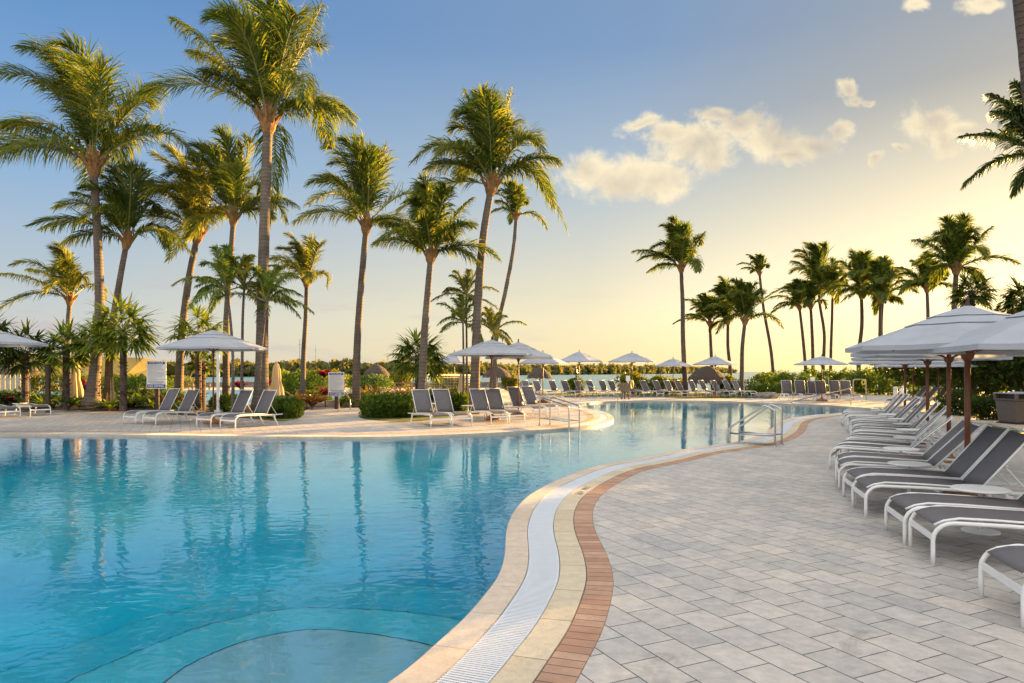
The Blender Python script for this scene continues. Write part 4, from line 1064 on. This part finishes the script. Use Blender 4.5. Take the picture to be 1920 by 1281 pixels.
# spa
sc_ = P(632, 762); root = empty('round_spa', (sc_.x, sc_.y+1.2, 0), 0, 'low round spa with a pale stone rim behind the curved grab rail', 'spa', None)
m = MB(); m.lathe([(1.75,0),(1.75,.16),(1.72,.19),(1.42,.19),(1.40,.10),(1.40,.02)], sides=48); m.build('rim', M['coping_out'] if False else M['path'], root, smooth=False)
m = MB(); m.lathe([(0,.11),(1.41,.11)], sides=48); m.build('water_surface', M['lagoon'], root)

# ------------------------------------------------------------------ signs
def text(body, size, loc, mat, parent, rot=(R(90),0,0), name='lettering', sx=1.0, ext=.002):
    c = bpy.data.curves.new(name, 'FONT'); c.body = body; c.size = size; c.align_x = 'CENTER'; c.align_y = 'CENTER'; c.extrude = ext; c.offset = size*.012
    o = bpy.data.objects.new(name, c); o.location = loc; o.rotation_euler = rot; o.scale = (sx, 1, 1); c.materials.append(mat); COL.objects.link(o)
    bpy.context.view_layer.update(); me = bpy.data.meshes.new_from_object(o.evaluated_get(bpy.context.evaluated_depsgraph_get()))
    bpy.data.objects.remove(o); o = bpy.data.objects.new(name, me); COL.objects.link(o)
    if not me.materials: me.materials.append(mat)
    o.location = loc; o.rotation_euler = rot; o.scale = (sx, 1, 1); o.parent = parent; return o
def rules_sign(label, px0, px1, py0, py1, D, rz):
    x0, x1 = (px0-CX)*D/F, (px1-CX)*D/F; z1 = H-(py0-HY)*D/F; z0 = H-(py1-HY)*D/F
    w = (x1-x0)/math.cos(rz); h = z1-z0; zc = (z0+z1)/2
    root = empty('rules_sign', ((x0+x1)/2, D, 0), rz, label, 'sign', 'pool rules signs')
    m = MB(); m.box((0,0,zc), (w,.03,h)); bevel(m.build('board', M['sign_white'], root), .006)
    m = MB(); m.box((0,-.018,z1-.075*h), (w*.86,.006,h*.085)); hb = m.build('header_band', M['sign_blue'], root)
    m = MB(); m.box((0,-.018,z0+.095*h), (w*.92,.006,h*.13)); fb = m.build('footer_band', M['sign_blue'], root)
    text('POOL RULES', h*.078, (0,-.024,z1-.075*h), M['sign_white'], root, sx=min(1.3, w*.8/(h*.078*6.6)))
    text('NO DIVING', h*.125, (0,-.024,z0+.095*h), M['sign_white'], root, sx=min(1.3, w*.86/(h*.125*5.6)))
    m = MB(); rr = random.Random(5)
    for k in range(15):
        zz = z1 - .16*h - k*h*.042; ww = w*.84*rr.choice([.95,1,.8,.55,.9]); m.box((-w*.42+ww/2,-.017,zz), (ww,.004,h*.012))
    for k in range(2):
        m.box((0,-.017,z0+.24*h - k*.04*h), (w*(.8-.2*k),.004,h*.022))
    m.build('printed_lines', M['sign_grey'], root)
    m = MB(); m.box((0,.05,(z0+.1)/2), (.16,.07,z0+.25)); m.build('post', M['dark_wood'], root)
    return root
rules_sign('blue and white pool rules sign between the fan palm and the left umbrella', 274, 313, 677, 729, 29, R(-6))
rules_sign('second pool rules sign behind the curved spa rail', 616, 645, 698, 743, 31.5, R(8))
# lettering on the outer pool edge, read from the pool side
m4 = P(1083, 925)
root = empty('depth_marking', (m4.x, m4.y, .0045), 0, 'black depth marking lettering on the outer pool edge stone', 'depth marking')
i4 = min(range(NL), key=lambda i: (loop[i] + NRM[i]*(W2+W3)/2 - Vector((m4.x, m4.y, 0))).length)
c4 = loop[i4] + NRM[i4]*(W2+W3)/2; ang = math.atan2(NRM[i4].y, NRM[i4].x) - math.pi/2
root.location = (c4.x, c4.y, .0046)
text('4 FT', .15, (0,0,.0006), M['black_metal'], root, (0,0,ang), ext=.0004)
i5 = (i4 + 6) % NL; c5 = loop[i5] + NRM[i5]*(W2+W3)/2 - c4
text('6 IN', .15, (NRM[i4].y*-.0 + (loop[(i4+4)%NL]-loop[i4]).normalized().x*.42, (loop[(i4+4)%NL]-loop[i4]).normalized().y*.42, .0006), M['black_metal'], root, (0,0,ang-.06), ext=.0004)

# ------------------------------------------------------------------ bins, posts and other things
root = empty('litter_bin', (G(1908,22.6).x, 22.6, 0), R(6), 'tall taupe square litter bin with a hooded lid at the right edge', 'litter bin')
def taper(m, z0, z1, w0, w1, d0=None, d1=None):
    d0 = d0 or w0; d1 = d1 or w1
    m.add([(-w0/2,-d0/2,z0),(w0/2,-d0/2,z0),(w0/2,d0/2,z0),(-w0/2,d0/2,z0),(-w1/2,-d1/2,z1),(w1/2,-d1/2,z1),(w1/2,d1/2,z1),(-w1/2,d1/2,z1)], [(3,2,1,0),(4,5,6,7),(0,1,5,4),(1,2,6,5),(2,3,7,6),(3,0,4,7)])
m = MB(); taper(m, .05, .76, .74, .88); bevel(m.build('body', M['bin'], root), .03, 3)
m = MB(); taper(m, .0, .05, .80, .80); m.build('plinth', M['bin_dark'], root)
m = MB(); taper(m, .76, .82, .92, .94)
for sx in (-1, 1):
    for sy in (-1, 1): m.box((sx*.42, sy*.42, .90), (.09,.09,.18))
m.box((0,.40,.9), (.8,.04,.16))
lid = bevel(m.build('lid', M['bin'], root), .015, 2)
m = MB(); taper(m, .98, 1.01, .94, .92); m.lathe([(.44,1.005),(.36,1.03),(.2,1.045),(0,1.05)], sides=4); o = m.build('lid_top', M['sign_grey'], lid)
m = MB(); m.box((0,0,.89), (.7,.7,.14)); m.build('bin_liner', M['bin_dark'], root)
root = empty('litter_bin', (G(1567,44).x, 44, 0), 0, 'tall black litter bin before the far hedge', 'litter bin')
m = MB(); taper(m, 0, .95, .42, .52); bevel(m.build('body', M['black_metal'], root), .02); m = MB(); taper(m, 1.05, 1.15, .56, .5); m.box((-.2,0,1.0),(.05,.3,.14)); m.box((.2,0,1.0),(.05,.3,.14)); m.build('lid', M['black_metal'], root)
def bollard(label, px, D, h, w=.14, mat='white_top', group='white bollards', head=None):
    root = empty('bollard', G(px, D), 0, label, 'bollard', group)
    m = MB(); m.tube([(0,0,0),(0,0,h*.85)], w/2, 12); m.build('shaft', M[mat], root, smooth=True)
    m = MB(); m.lathe([(w*.55,h*.85),(w*.6,h*.88),(w*.6,h*.96),(w*.3,h),(0,h)], sides=12); m.build('cap', M[mat], root)
for i, (px, D) in enumerate([(1679,39),(1690,41),(1697,43)]):
    bollard('short white bollard beside the far right lawn, %s of three' % ['nearest and leftmost','middle','farthest'][i], px, D, .85, .22)
def signpost(label, px, D, h, bw, bh, mat='white_top'):
    root = empty('small_sign', G(px, D), 0, label, 'sign', 'small white posts by the far hedge')
    m = MB(); m.tube([(0,0,0),(0,0,h)], .045, 8); m.build('post', M[mat], root)
    m = MB(); m.box((0,-.05,h-bh/2), (bw,.06,bh)); bevel(m.build('board', M[mat], root), .01)
signpost('small white box on a post at the left end of the far hedge', 1470, 43, 1.0, .26, .45)
signpost('small white square sign on a post behind the upright loungers', 1523, 44, 1.35, .28, .28)
root = empty('rescue_ring_stand', G(1610,42), 0, 'pale frame with a yellow ring hanging at the far right loungers', 'rescue stand')
m = MB(); m.tube(catmull([(-.32,0,0),(-.32,0,1.1),(-.2,0,1.22),(.3,0,1.22),(.42,0,1.1),(.46,0,0)], 4), .035, 8); m.build('frame', M['pale_wood'], root)
m = MB(); cc = [(.26+.10*math.cos(a), -.05, 1.05+.12*math.sin(a)) for a in [k*math.pi/8 for k in range(17)]]; m.tube(cc, .035, 8, cap=False); m.build('ring', M['yellow_ring'], root)
# carved wooden stand by the far pool edge
pb = P(1172, 748.5); root = empty('carved_stand', pb, 0, 'brown carved wooden stand with a white plate and yellow ring by the far pool edge', 'wooden stand')
m = MB(); taper(m, .45, 1.0, .50, .55, .35, .35); bevel(m.build('body', M['weathered'], root), .04, 2)
for i, (a, b) in enumerate([(-.16,-.1),(.0,.08),(.16,-.05)]):
    m = MB(); m.tube([(a,b,.5),(a*1.2,b,.25),(a*1.5,b,0)], [.08,.055,.07], 7); m.build('leg', M['weathered'], root)
m = MB(); m.box((.18,-.02,1.28), (.26,.05,.34)); m.tube([(.18,.02,.9),(.18,.02,1.4)], .03, 6); m.build('plate', M['white_top'], root)
m = MB(); m.tube([(.42+.08*math.cos(k*math.pi/8), -.04, .9+.26*math.sin(k*math.pi/8)) for k in range(17)], .03, 6, cap=False); m.build('ring', M['yellow_ring'], root)
root = empty('lamp_post', G(1080,52), 0, 'thin black lamp post by the sea between two far umbrellas', 'lamp post')
m = MB(); m.tube([(0,0,0),(0,0,1.55)], .04, 8); m.build('pole', M['black_metal'], root)
m = MB(); m.lathe([(.03,1.5),(.05,1.55),(.14,1.6),(.10,1.85),(.03,1.95),(.01,2.1)], sides=8); m.build('lantern', M['black_metal'], root)
root = empty('square_post', G(90,28.8), 0, 'dark square timber post left of the red ti plant', 'post')
m = MB(); m.box((0,0,.98), (.15,.15,2.0)); bevel(m.build('shaft', M['dark_wood'], root), .01); m = MB(); m.box((0,0,1.99),(.17,.17,.03)); m.build('cap', M['dark_wood'], root)
root = empty('white_post', G(409,29), 0, 'slim white post behind the left umbrella pole', 'post')
m = MB(); m.box((0,0,1.2), (.12,.10,2.4)); bevel(m.build('shaft', M['white_top'], root), .02); m = MB(); m.box((0,0,.05), (.3,.3,.1)); m.build('foot_plate', M['white_top'], root)
root = empty('planter_block', G(571,33), 0, 'pale stone block at the foot of the small slender palm', 'stone block')
m = MB(); taper(m, 0, .55, .45, .4); bevel(m.build('body', M['sand'], root), .03); m = MB(); taper(m, .55, .6, .48, .48); m.build('cap', M['sand'], root)
for i, (px, D, s) in enumerate([(1428,44.5,.45),(1436,44.2,.3),(1444,44,.5),(1420,45,.25)]):
    m = MB(); m.lathe([(0,0),(s,.0),(s*1.05,s*.4),(s*.7,s*.75),(.0,s*.85)], sides=9, wob=.14)
    tag(m.build('boulder', M['rock'], loc=None), 'grey boulder at the end of the far lounger row, %s' % ['second from the left and broad','third from the left and small','largest, on the right','smallest, on the left'][i], 'boulder', 'boulders by the far lounger row').location = G(px, D)
# volleyball net
a, b = G(799,37), G(897,43)
root = empty('volleyball_net', a, 0, 'volleyball net with a pale top band behind the second middle lounger pair', 'net')
for i, q in enumerate((Vector((0,0,0)), b-a)):
    m = MB(); m.tube([q, q+Vector((0,0,1.75))], .05, 8); m.build('post', M['green_cloth'] if i == 0 else M['pale_wood'], root)
m = MB(); m.add([Vector((0,0,1.5)), (b-a)+Vector((0,0,1.42)), (b-a)+Vector((0,0,1.50)), Vector((0,0,1.60))], [(0,1,2,3)]); o = m.build('top_band', M['net'], root); sd = o.modifiers.new('s','SOLIDIFY'); sd.thickness = .03
m = MB()
for k in range(36):
    f = k/35; q = (b-a)*f; m.tube([q+Vector((0,0,.75)), q+Vector((0,0,1.5))], .006, 3)
for k in range(5): m.tube([Vector((0,0,.78+k*.15)), (b-a)+Vector((0,0,.75+k*.15))], .006, 3)
m.build('mesh_netting', M['net'], root)
# thatched huts
def hut(label, px, D, wpx, ptop, peave, posts=1, group='thatched huts'):
    r = wpx*D/F/2; zt = H-(ptop-HY)*D/F; ze = H-(peave-HY)*D/F; root = empty('thatched_hut', G(px, D), 0, label, 'thatched hut', group)
    m = MB(); h = zt-ze
    m.lathe([(r*.99,ze-.02),(r*1.0,ze),(r*.86,ze+h*.30),(r*.62,ze+h*.60),(r*.34,ze+h*.85),(r*.1,ze+h*.97),(.02,zt)], sides=28, wob=.015)
    for i in range(260):
        aa = random.uniform(0, 6.28); q = random.choice([1.0,.86,.62]); zz = {1.0:ze+.03,.86:ze+h*.32,.62:ze+h*.62}[q]
        strap(m, (math.cos(aa)*r*q*.98, math.sin(aa)*r*q*.98, zz), (math.cos(aa)*.6, math.sin(aa)*.6, -.5), .16*r, .07*r, .9, 2)
    m.build('roof', M['thatch'], root)
    for k in range(posts):
        aa = k*2*math.pi/max(1, posts)+.5; q = 0 if posts == 1 else r*.75
        m = MB(); m.tube([(math.cos(aa)*q, math.sin(aa)*q, -.1),(math.cos(aa)*q, math.sin(aa)*q, ze+h*.4)], .07, 8); m.build('post', M['pale_wood'], root)
hut('thatched sun shelter on one post between the curved palm and the wide fan palm', 706, 62, 50, 683, 704)
hut('thatched shelter behind the middle umbrella poles', 932, 58, 54, 687, 706)
hut('thatched shelter right of the overlapping middle umbrellas', 1012, 56, 48, 688, 708)
hut('big dark thatched dome almost reaching the ground behind the far row', 1326, 54, 78, 686, 716, 4)
hut('thatched shelter seen under the left umbrella', 374, 55, 50, 682, 701)
hut('thatched shelter at the left edge, partly hidden by fan palms', 16, 48, 74, 684, 704, 2)
hut('orange-lit thatched shelter between the dark fan palm trunks', 56, 54, 34, 681, 702)
# pale board screen under the left hut
root = empty('board_screen', G(12,46), 0, 'pale upright board screen under the thatched shelter at the left edge', 'screen')
for k in range(9):
    m = MB(); m.box((-1.6+k*.34,0,.75), (.31,.04,1.5)); m.build('board', M['pale_wood'], root)
m = MB(); m.box((-.25,.04,1.2), (3.1,.04,.08)); m.box((-.25,.04,.3), (3.1,.04,.08)); m.build('cross_rail', M['pale_wood'], root)
# low sea wall rail along the lagoon
root = empty('dock_rail', (-16,66,0), 0, 'grey weathered dock railing beyond the lagoon on the left', 'railing')
for k in range(22):
    m = MB(); m.box((-16+k*1.6,0,.3), (.14,.14,.75)); m.build('post', M['weathered'], root)
m = MB(); m.box((.8,0,.62), (34,.10,.10)); m.box((.8,0,.25), (34,.06,.12)); m.build('rail', M['weathered'], root)
# picket posts by the crowded palms
root = empty('picket_fence', G(1424,62), 0, 'grey picket fence at the shore right of the crowded palms', 'fence')
for k in range(16):
    m = MB(); m.box((-2.2+k*.3,0,.5), (.09,.06,1.1+random.uniform(-.15,.15))); m.build('picket', M['weathered'], root)
m = MB(); m.box((0,.05,.75), (4.8,.05,.08)); m.build('rail', M['weathered'], root)
# a red towel bag on the paving between loungers
root = empty('beach_bag', G(1752,13.6), .4, 'small dark red cloth bag under the loungers by the umbrella pole', 'bag')
m = MB(); m.lathe([(0,0),(.14,0),(.17,.08),(.14,.2),(.07,.24),(0,.24)], sides=14, wob=.06); m.build('body', M['red_bag'], root, smooth=True)
m = MB(); m.tube(catmull([(-.08,0,.22),(-.05,0,.32),(.05,0,.32),(.08,0,.22)], 4), .01, 5); m.build('handle', M['red_bag'], root)
# distant masts
for i, (px, D, ptop) in enumerate([(562,300,636),(592,420,650),(727,420,668),(960,420,676)]):
    x = G(px, D).x; zt = H-(ptop-HY)*D/F; root = empty('mast', (x, D, -.8), 0, 'thin mast on the far shore, %s from the left' % ordn[i], 'mast', 'thin masts on the far shore')
    m = MB(); m.tube([(0,0,0),(0,0,zt+.8)], .10, 5); m.build('pole', M['rock'], root); m = MB(); m.box((0,0,zt*.9), (1.6,.12,.12)); m.build('cross_arm', M['rock'], root)

# far shore, one mass of trees that nobody could count
def far_shore(name, label, pts_, n, size, mat):
    """pts: (px, D, top px y)"""
    mb = MB(); ells = []
    for i in range(len(pts_)-1):
        (a, d0, t0), (b, d1, t1) = pts_[i], pts_[i+1]; m = max(2, int(abs(b-a)/7))
        for k in range(m):
            f = k/m; D = d0+(d1-d0)*f + random.uniform(-6, 6); px = a+(b-a)*f
            zt = H-((t0+(t1-t0)*f)-HY)*D/F + .8; hh = zt*random.uniform(.72,1.12)
            ells.append((G(px, D).x, D, -.8+hh*.5, 5*D/F*random.uniform(.8,1.4)*1.6, 6, hh*.5))
    E = np.array(ells); pick = rng.integers(0, len(E), n); e = E[pick]; d = unit(rng.normal(size=(n,3)))
    pos = e[:, :3] + d*(rng.uniform(.5,1.05,(n,1)))*e[:, 3:6]; ok = pos[:, 2] > -.8; pos = pos[ok]; d = d[ok]; sc = (e[ok][:, 1:2]/400)**.8; m = len(pos)
    a = unit(d+rng.normal(size=(m,3))*.6+np.array([0,0,.3])); b = unit(np.cross(a, rng.normal(size=(m,3)))); s = size*sc*rng.uniform(.6,1.4,(m,1))
    V = np.stack([pos-a*s-b*s*.6, pos-a*s+b*s*.6, pos+a*s+b*s*.6, pos+a*s-b*s*.6], axis=1).reshape(-1,3)
    mb.v.append(V); mb.n += len(V); mb.f += [(4*i,4*i+1,4*i+2,4*i+3) for i in range(m)]; mb.mi += [0]*m
    return tag(mb.build(name, M[mat]), label, 'wooded shore', kind='stuff')
far_shore('far_wood', 'low hazy line of mangrove trees along the far shore across the water',
          [(-300,300,664),(0,300,668),(180,320,676),(320,330,682),(430,340,680),(560,350,677),(620,360,680),(650,360,676),(700,380,682),(760,380,680),(840,420,682),(900,450,680),(960,480,683),(1060,560,686),(1110,600,683),(1140,620,684),(1200,700,686),(1262,800,689),(1330,950,690),(1378,1100,695)], 26000, 1.3, 'far_wood')
mb = MB()
bk = [(-320,250,668),(-100,255,667),(60,262,668),(180,270,669),(270,280,671),(312,286,680)]
tp = [(G(a, d).x, d, H-(y-HY)*d/F) for a, d, y in bk]
for i in range(len(tp)-1):
    (x0, y0, z0), (x1, y1, z1) = tp[i], tp[i+1]
    mb.add([(x0,y0-16,-.9),(x1,y1-16,-.9),(x1,y1,z1),(x0,y0,z0),(x1,y1+30,-.9),(x0,y0+30,-.9)], [(0,1,2,3),(3,2,4,5)])
M['bank'] = simple('sun_yellow_bank', (.30,.22,.05), .95, .2, .2)  # sunlit yellow of the bank painted into its base colour
mb.build('far_bank', M['bank'])['kind'] = 'structure'
mb = MB(); pr = [(-300,302,1.2),(320,335,1.2),(600,362,1.2),(900,455,1.3),(1100,600,1.5),(1262,805,1.8),(1378,1110,2)]
for i in range(len(pr)-1):
    a, b = G(pr[i][0], pr[i][1]), G(pr[i+1][0], pr[i+1][1]); h0, h1 = pr[i][2], pr[i+1][2]
    mb.add([(a.x,a.y-3,-.8),(b.x,b.y-3,-.8),(b.x,b.y+20,-.8),(a.x,a.y+20,-.8),(a.x,a.y,h0-.8),(b.x,b.y,h1-.8),(b.x,b.y+15,h1-.8),(a.x,a.y+15,h0-.8)], [(0,1,5,4),(4,5,6,7),(1,2,6,5),(2,3,7,6),(3,0,4,7)])
mb.build('far_land', M['sand'])['kind'] = 'structure'

# ------------------------------------------------------------------ camera, sun, sky
cam = bpy.data.cameras.new('camera'); co = bpy.data.objects.new('camera', cam); COL.objects.link(co)
co.location = (0, 0, H); co.rotation_euler = (R(90), 0, 0)
cam.sensor_width = 36; cam.lens = 36*F/1920; cam.shift_y = (HY-640.5)/1920; cam.clip_end = 20000; cam.clip_start = .05
scene.camera = co
SUN_AZ, SUN_EL = 45.0, 8.0      # azimuth measured from +Y towards +X
sl = bpy.data.lights.new('sun', 'SUN'); sl.energy = 4.6; sl.angle = R(.6); sl.color = (1, .56, .16)
so_ = bpy.data.objects.new('sun', sl); COL.objects.link(so_)
sd = Vector((math.sin(R(SUN_AZ))*math.cos(R(SUN_EL)), math.cos(R(SUN_AZ))*math.cos(R(SUN_EL)), math.sin(R(SUN_EL))))
so_.rotation_euler = sd.to_track_quat('Z', 'Y').to_euler(); so_.location = (30, 25, 20)

w = bpy.data.worlds.new('World'); scene.world = w; w.use_nodes = True
n = w.node_tree; n.nodes.clear(); L_ = n.links.new
out = nd(n, 'ShaderNodeOutputWorld'); bg = nd(n, 'ShaderNodeBackground'); L_(bg.outputs[0], out.inputs[0])
sky = nd(n, 'ShaderNodeTexSky'); sky.sky_type = 'NISHITA'; sky.sun_disc = False; sky.sun_elevation = R(SUN_EL); sky.sun_rotation = R(SUN_AZ); sky.air_density = 1.0; sky.dust_density = 1.5; sky.ozone_density = 1.5
tc = nd(n, 'ShaderNodeTexCoord'); sp = nd(n, 'ShaderNodeSeparateXYZ'); L_(tc.outputs['Generated'], sp.inputs[0])
X_, Y_, Z_ = sp.outputs
# colour of a thin humid evening haze: by height, warmer towards the sun
elev = math_(n, 'MAXIMUM', Z_, 0.0)
sdv = nd(n, 'ShaderNodeVectorMath'); sdv.operation = 'DOT_PRODUCT'; L_(tc.outputs['Generated'], sdv.inputs[0]); sdv.inputs[1].default_value = (math.sin(R(SUN_AZ)), math.cos(R(SUN_AZ)), .05)
cs = sdv.outputs['Value']
away = ramp(n, elev, [(0, (.76,.69,.57)), (.06, (.68,.68,.64)), (.13, (.52,.60,.66)), (.26, (.28,.47,.72)), (.45, (.12,.29,.60)), (.52, (.13,.30,.58))])
toward = ramp(n, elev, [(0, (1.4,1.02,.46)), (.09, (1.6,1.25,.72)), (.19, (1.1,.90,.56)), (.34, (.42,.38,.31)), (.52, (.36,.35,.34))])
mid = ramp(n, elev, [(0, (1.06,.84,.46)), (.07, (1.04,.88,.56)), (.16, (.78,.73,.60)), (.27, (.48,.56,.63)), (.42, (.235,.36,.56)), (.52, (.23,.34,.52))])
f1 = nd(n, 'ShaderNodeMapRange'); f1.inputs[1].default_value = .20; f1.inputs[2].default_value = .78; L_(cs, f1.inputs[0])
f2 = nd(n, 'ShaderNodeMapRange'); f2.inputs[1].default_value = .78; f2.inputs[2].default_value = 1.0; L_(cs, f2.inputs[0])
m1 = mixc(n, f1.outputs[0], away.outputs[0], mid.outputs[0]); m2 = mixc(n, f2.outputs[0], m1, toward.outputs[0]); m2 = mixc(n, 1.0, m2, (1.05, 1.09, 1.12), 'MULTIPLY')
skys = mixc(n, 1.0, sky.outputs[0], (.08,.08,.08), 'MULTIPLY')
base = mixc(n, .82, skys, m2)
# added fill light: sky brightened overhead and behind the camera, out of view
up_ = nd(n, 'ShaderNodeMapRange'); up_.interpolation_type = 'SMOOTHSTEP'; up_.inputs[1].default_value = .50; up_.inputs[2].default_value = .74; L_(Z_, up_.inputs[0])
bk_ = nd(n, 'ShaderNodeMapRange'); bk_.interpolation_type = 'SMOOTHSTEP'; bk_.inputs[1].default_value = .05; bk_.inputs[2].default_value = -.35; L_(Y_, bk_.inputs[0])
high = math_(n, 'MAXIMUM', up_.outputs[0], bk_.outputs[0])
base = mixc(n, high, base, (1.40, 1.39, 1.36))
# clouds, by direction in the sky
du = math_(n, 'DIVIDE', X_, math_(n, 'MAXIMUM', Y_, .02)); dv = math_(n, 'DIVIDE', Z_, math_(n, 'MAXIMUM', Y_, .02))
cv = nd(n, 'ShaderNodeCombineXYZ'); L_(du, cv.inputs[0]); L_(dv, cv.inputs[1])
nz = noise(n, 16, 9, .66, cv.outputs[0], .35); nz2 = noise(n, 3.2, 4, .5, cv.outputs[0])
wob = noise(n, 9, 4, .6, cv.outputs[0])
wv = nd(n, 'ShaderNodeVectorMath'); wv.operation = 'MULTIPLY_ADD'; L_(wob.outputs['Color'], wv.inputs[0]); wv.inputs[1].default_value = (.07,.07,0)
L_(cv.outputs[0], wv.inputs[2])
blobs = [(1105,318,62,42),(1165,330,85,46),(1235,335,62,36),(1300,272,72,46),(1335,300,44,40),(1250,255,42,30),(1208,234,34,16),(1340,208,52,16),(1390,224,42,26),
         (1455,262,62,38),(1475,292,50,20),(1525,272,50,22),(1572,250,26,18),(1588,166,24,16),(1603,186,22,14),(1630,188,22,10),
         (1748,232,56,32),(1766,266,34,30),(1812,246,46,24),(1652,304,13,13),(1690,284,15,8),(1845,8,42,13),(1715,14,32,12)]
acc = None
for (u, v, rx, ry) in blobs:
    s1 = nd(n, 'ShaderNodeVectorMath'); s1.operation = 'SUBTRACT'; L_(wv.outputs[0], s1.inputs[0]); s1.inputs[1].default_value = ((u-CX)/F+.035, (HY-v)/F+.035, 0)
    s2 = nd(n, 'ShaderNodeVectorMath'); s2.operation = 'MULTIPLY'; L_(s1.outputs[0], s2.inputs[0]); s2.inputs[1].default_value = (F/rx/1.03, F/ry/1.03, 0)
    s3 = nd(n, 'ShaderNodeVectorMath'); s3.operation = 'LENGTH'; L_(s2.outputs[0], s3.inputs[0])
    v_ = math_(n, 'SUBTRACT', 1.28, s3.outputs['Value'])
    acc = v_ if acc is None else math_(n, 'MAXIMUM', acc, v_)
den = math_(n, 'ADD', acc, math_(n, 'MULTIPLY', math_(n, 'SUBTRACT', nz.outputs[0], .5), 2.6))
dr = nd(n, 'ShaderNodeMapRange'); dr.interpolation_type = 'SMOOTHSTEP'; dr.inputs[1].default_value = .0; dr.inputs[2].default_value = .86; L_(den, dr.inputs[0])
front = math_(n, 'GREATER_THAN', Y_, .05)
mask = math_(n, 'MULTIPLY', math_(n, 'MULTIPLY', dr.outputs[0], front), .92)
ccol = ramp(n, math_(n, 'SUBTRACT', math_(n, 'ADD', math_(n, 'MULTIPLY', nz2.outputs[0], .55), math_(n, 'MULTIPLY', nz.outputs[0], .45)), math_(n, 'MULTIPLY', math_(n, 'SUBTRACT', den, .55), .10)), [(.38, (.60,.54,.46)), (.46, (.84,.72,.52)), (.53, (1.06,.91,.62))])
c1 = mixc(n, mask, base, ccol.outputs[0])
# faint stretched bands low over the horizon on the left
mp = nd(n, 'ShaderNodeMapping'); mp.inputs['Scale'].default_value = (2.2, 16, 1); L_(cv.outputs[0], mp.inputs[0])
nb = noise(n, 1.6, 6, .6, mp.outputs[0], .4)
br = nd(n, 'ShaderNodeMapRange'); br.interpolation_type = 'SMOOTHSTEP'; br.inputs[1].default_value = .50; br.inputs[2].default_value = .72; L_(nb.outputs[0], br.inputs[0])
hb = nd(n, 'ShaderNodeMapRange'); hb.inputs[1].default_value = .17; hb.inputs[2].default_value = .08; L_(dv, hb.inputs[0])
lf = nd(n, 'ShaderNodeMapRange'); lf.inputs[1].default_value = .35; lf.inputs[2].default_value = -.45; L_(du, lf.inputs[0])
bm = math_(n, 'MULTIPLY', math_(n, 'MULTIPLY', br.outputs[0], hb.outputs[0]), math_(n, 'MULTIPLY', math_(n, 'MULTIPLY', lf.outputs[0], front), .85))
c2 = mixc(n, bm, c1, (.60,.54,.55))
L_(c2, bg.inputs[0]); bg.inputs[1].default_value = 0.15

scene.view_settings.view_transform = 'Standard'; scene.view_settings.look = 'None'; scene.view_settings.gamma = 1; scene.view_settings.exposure = 2.737
c = scene.cycles; c.use_denoising = True; c.max_bounces = 8; c.diffuse_bounces = 3; c.glossy_bounces = 4; c.transmission_bounces = 6; c.transparent_max_bounces = 8
c.sample_clamp_indirect = 1.2; c.caustics_reflective = False; c.use_adaptive_sampling = True; c.adaptive_threshold = .02
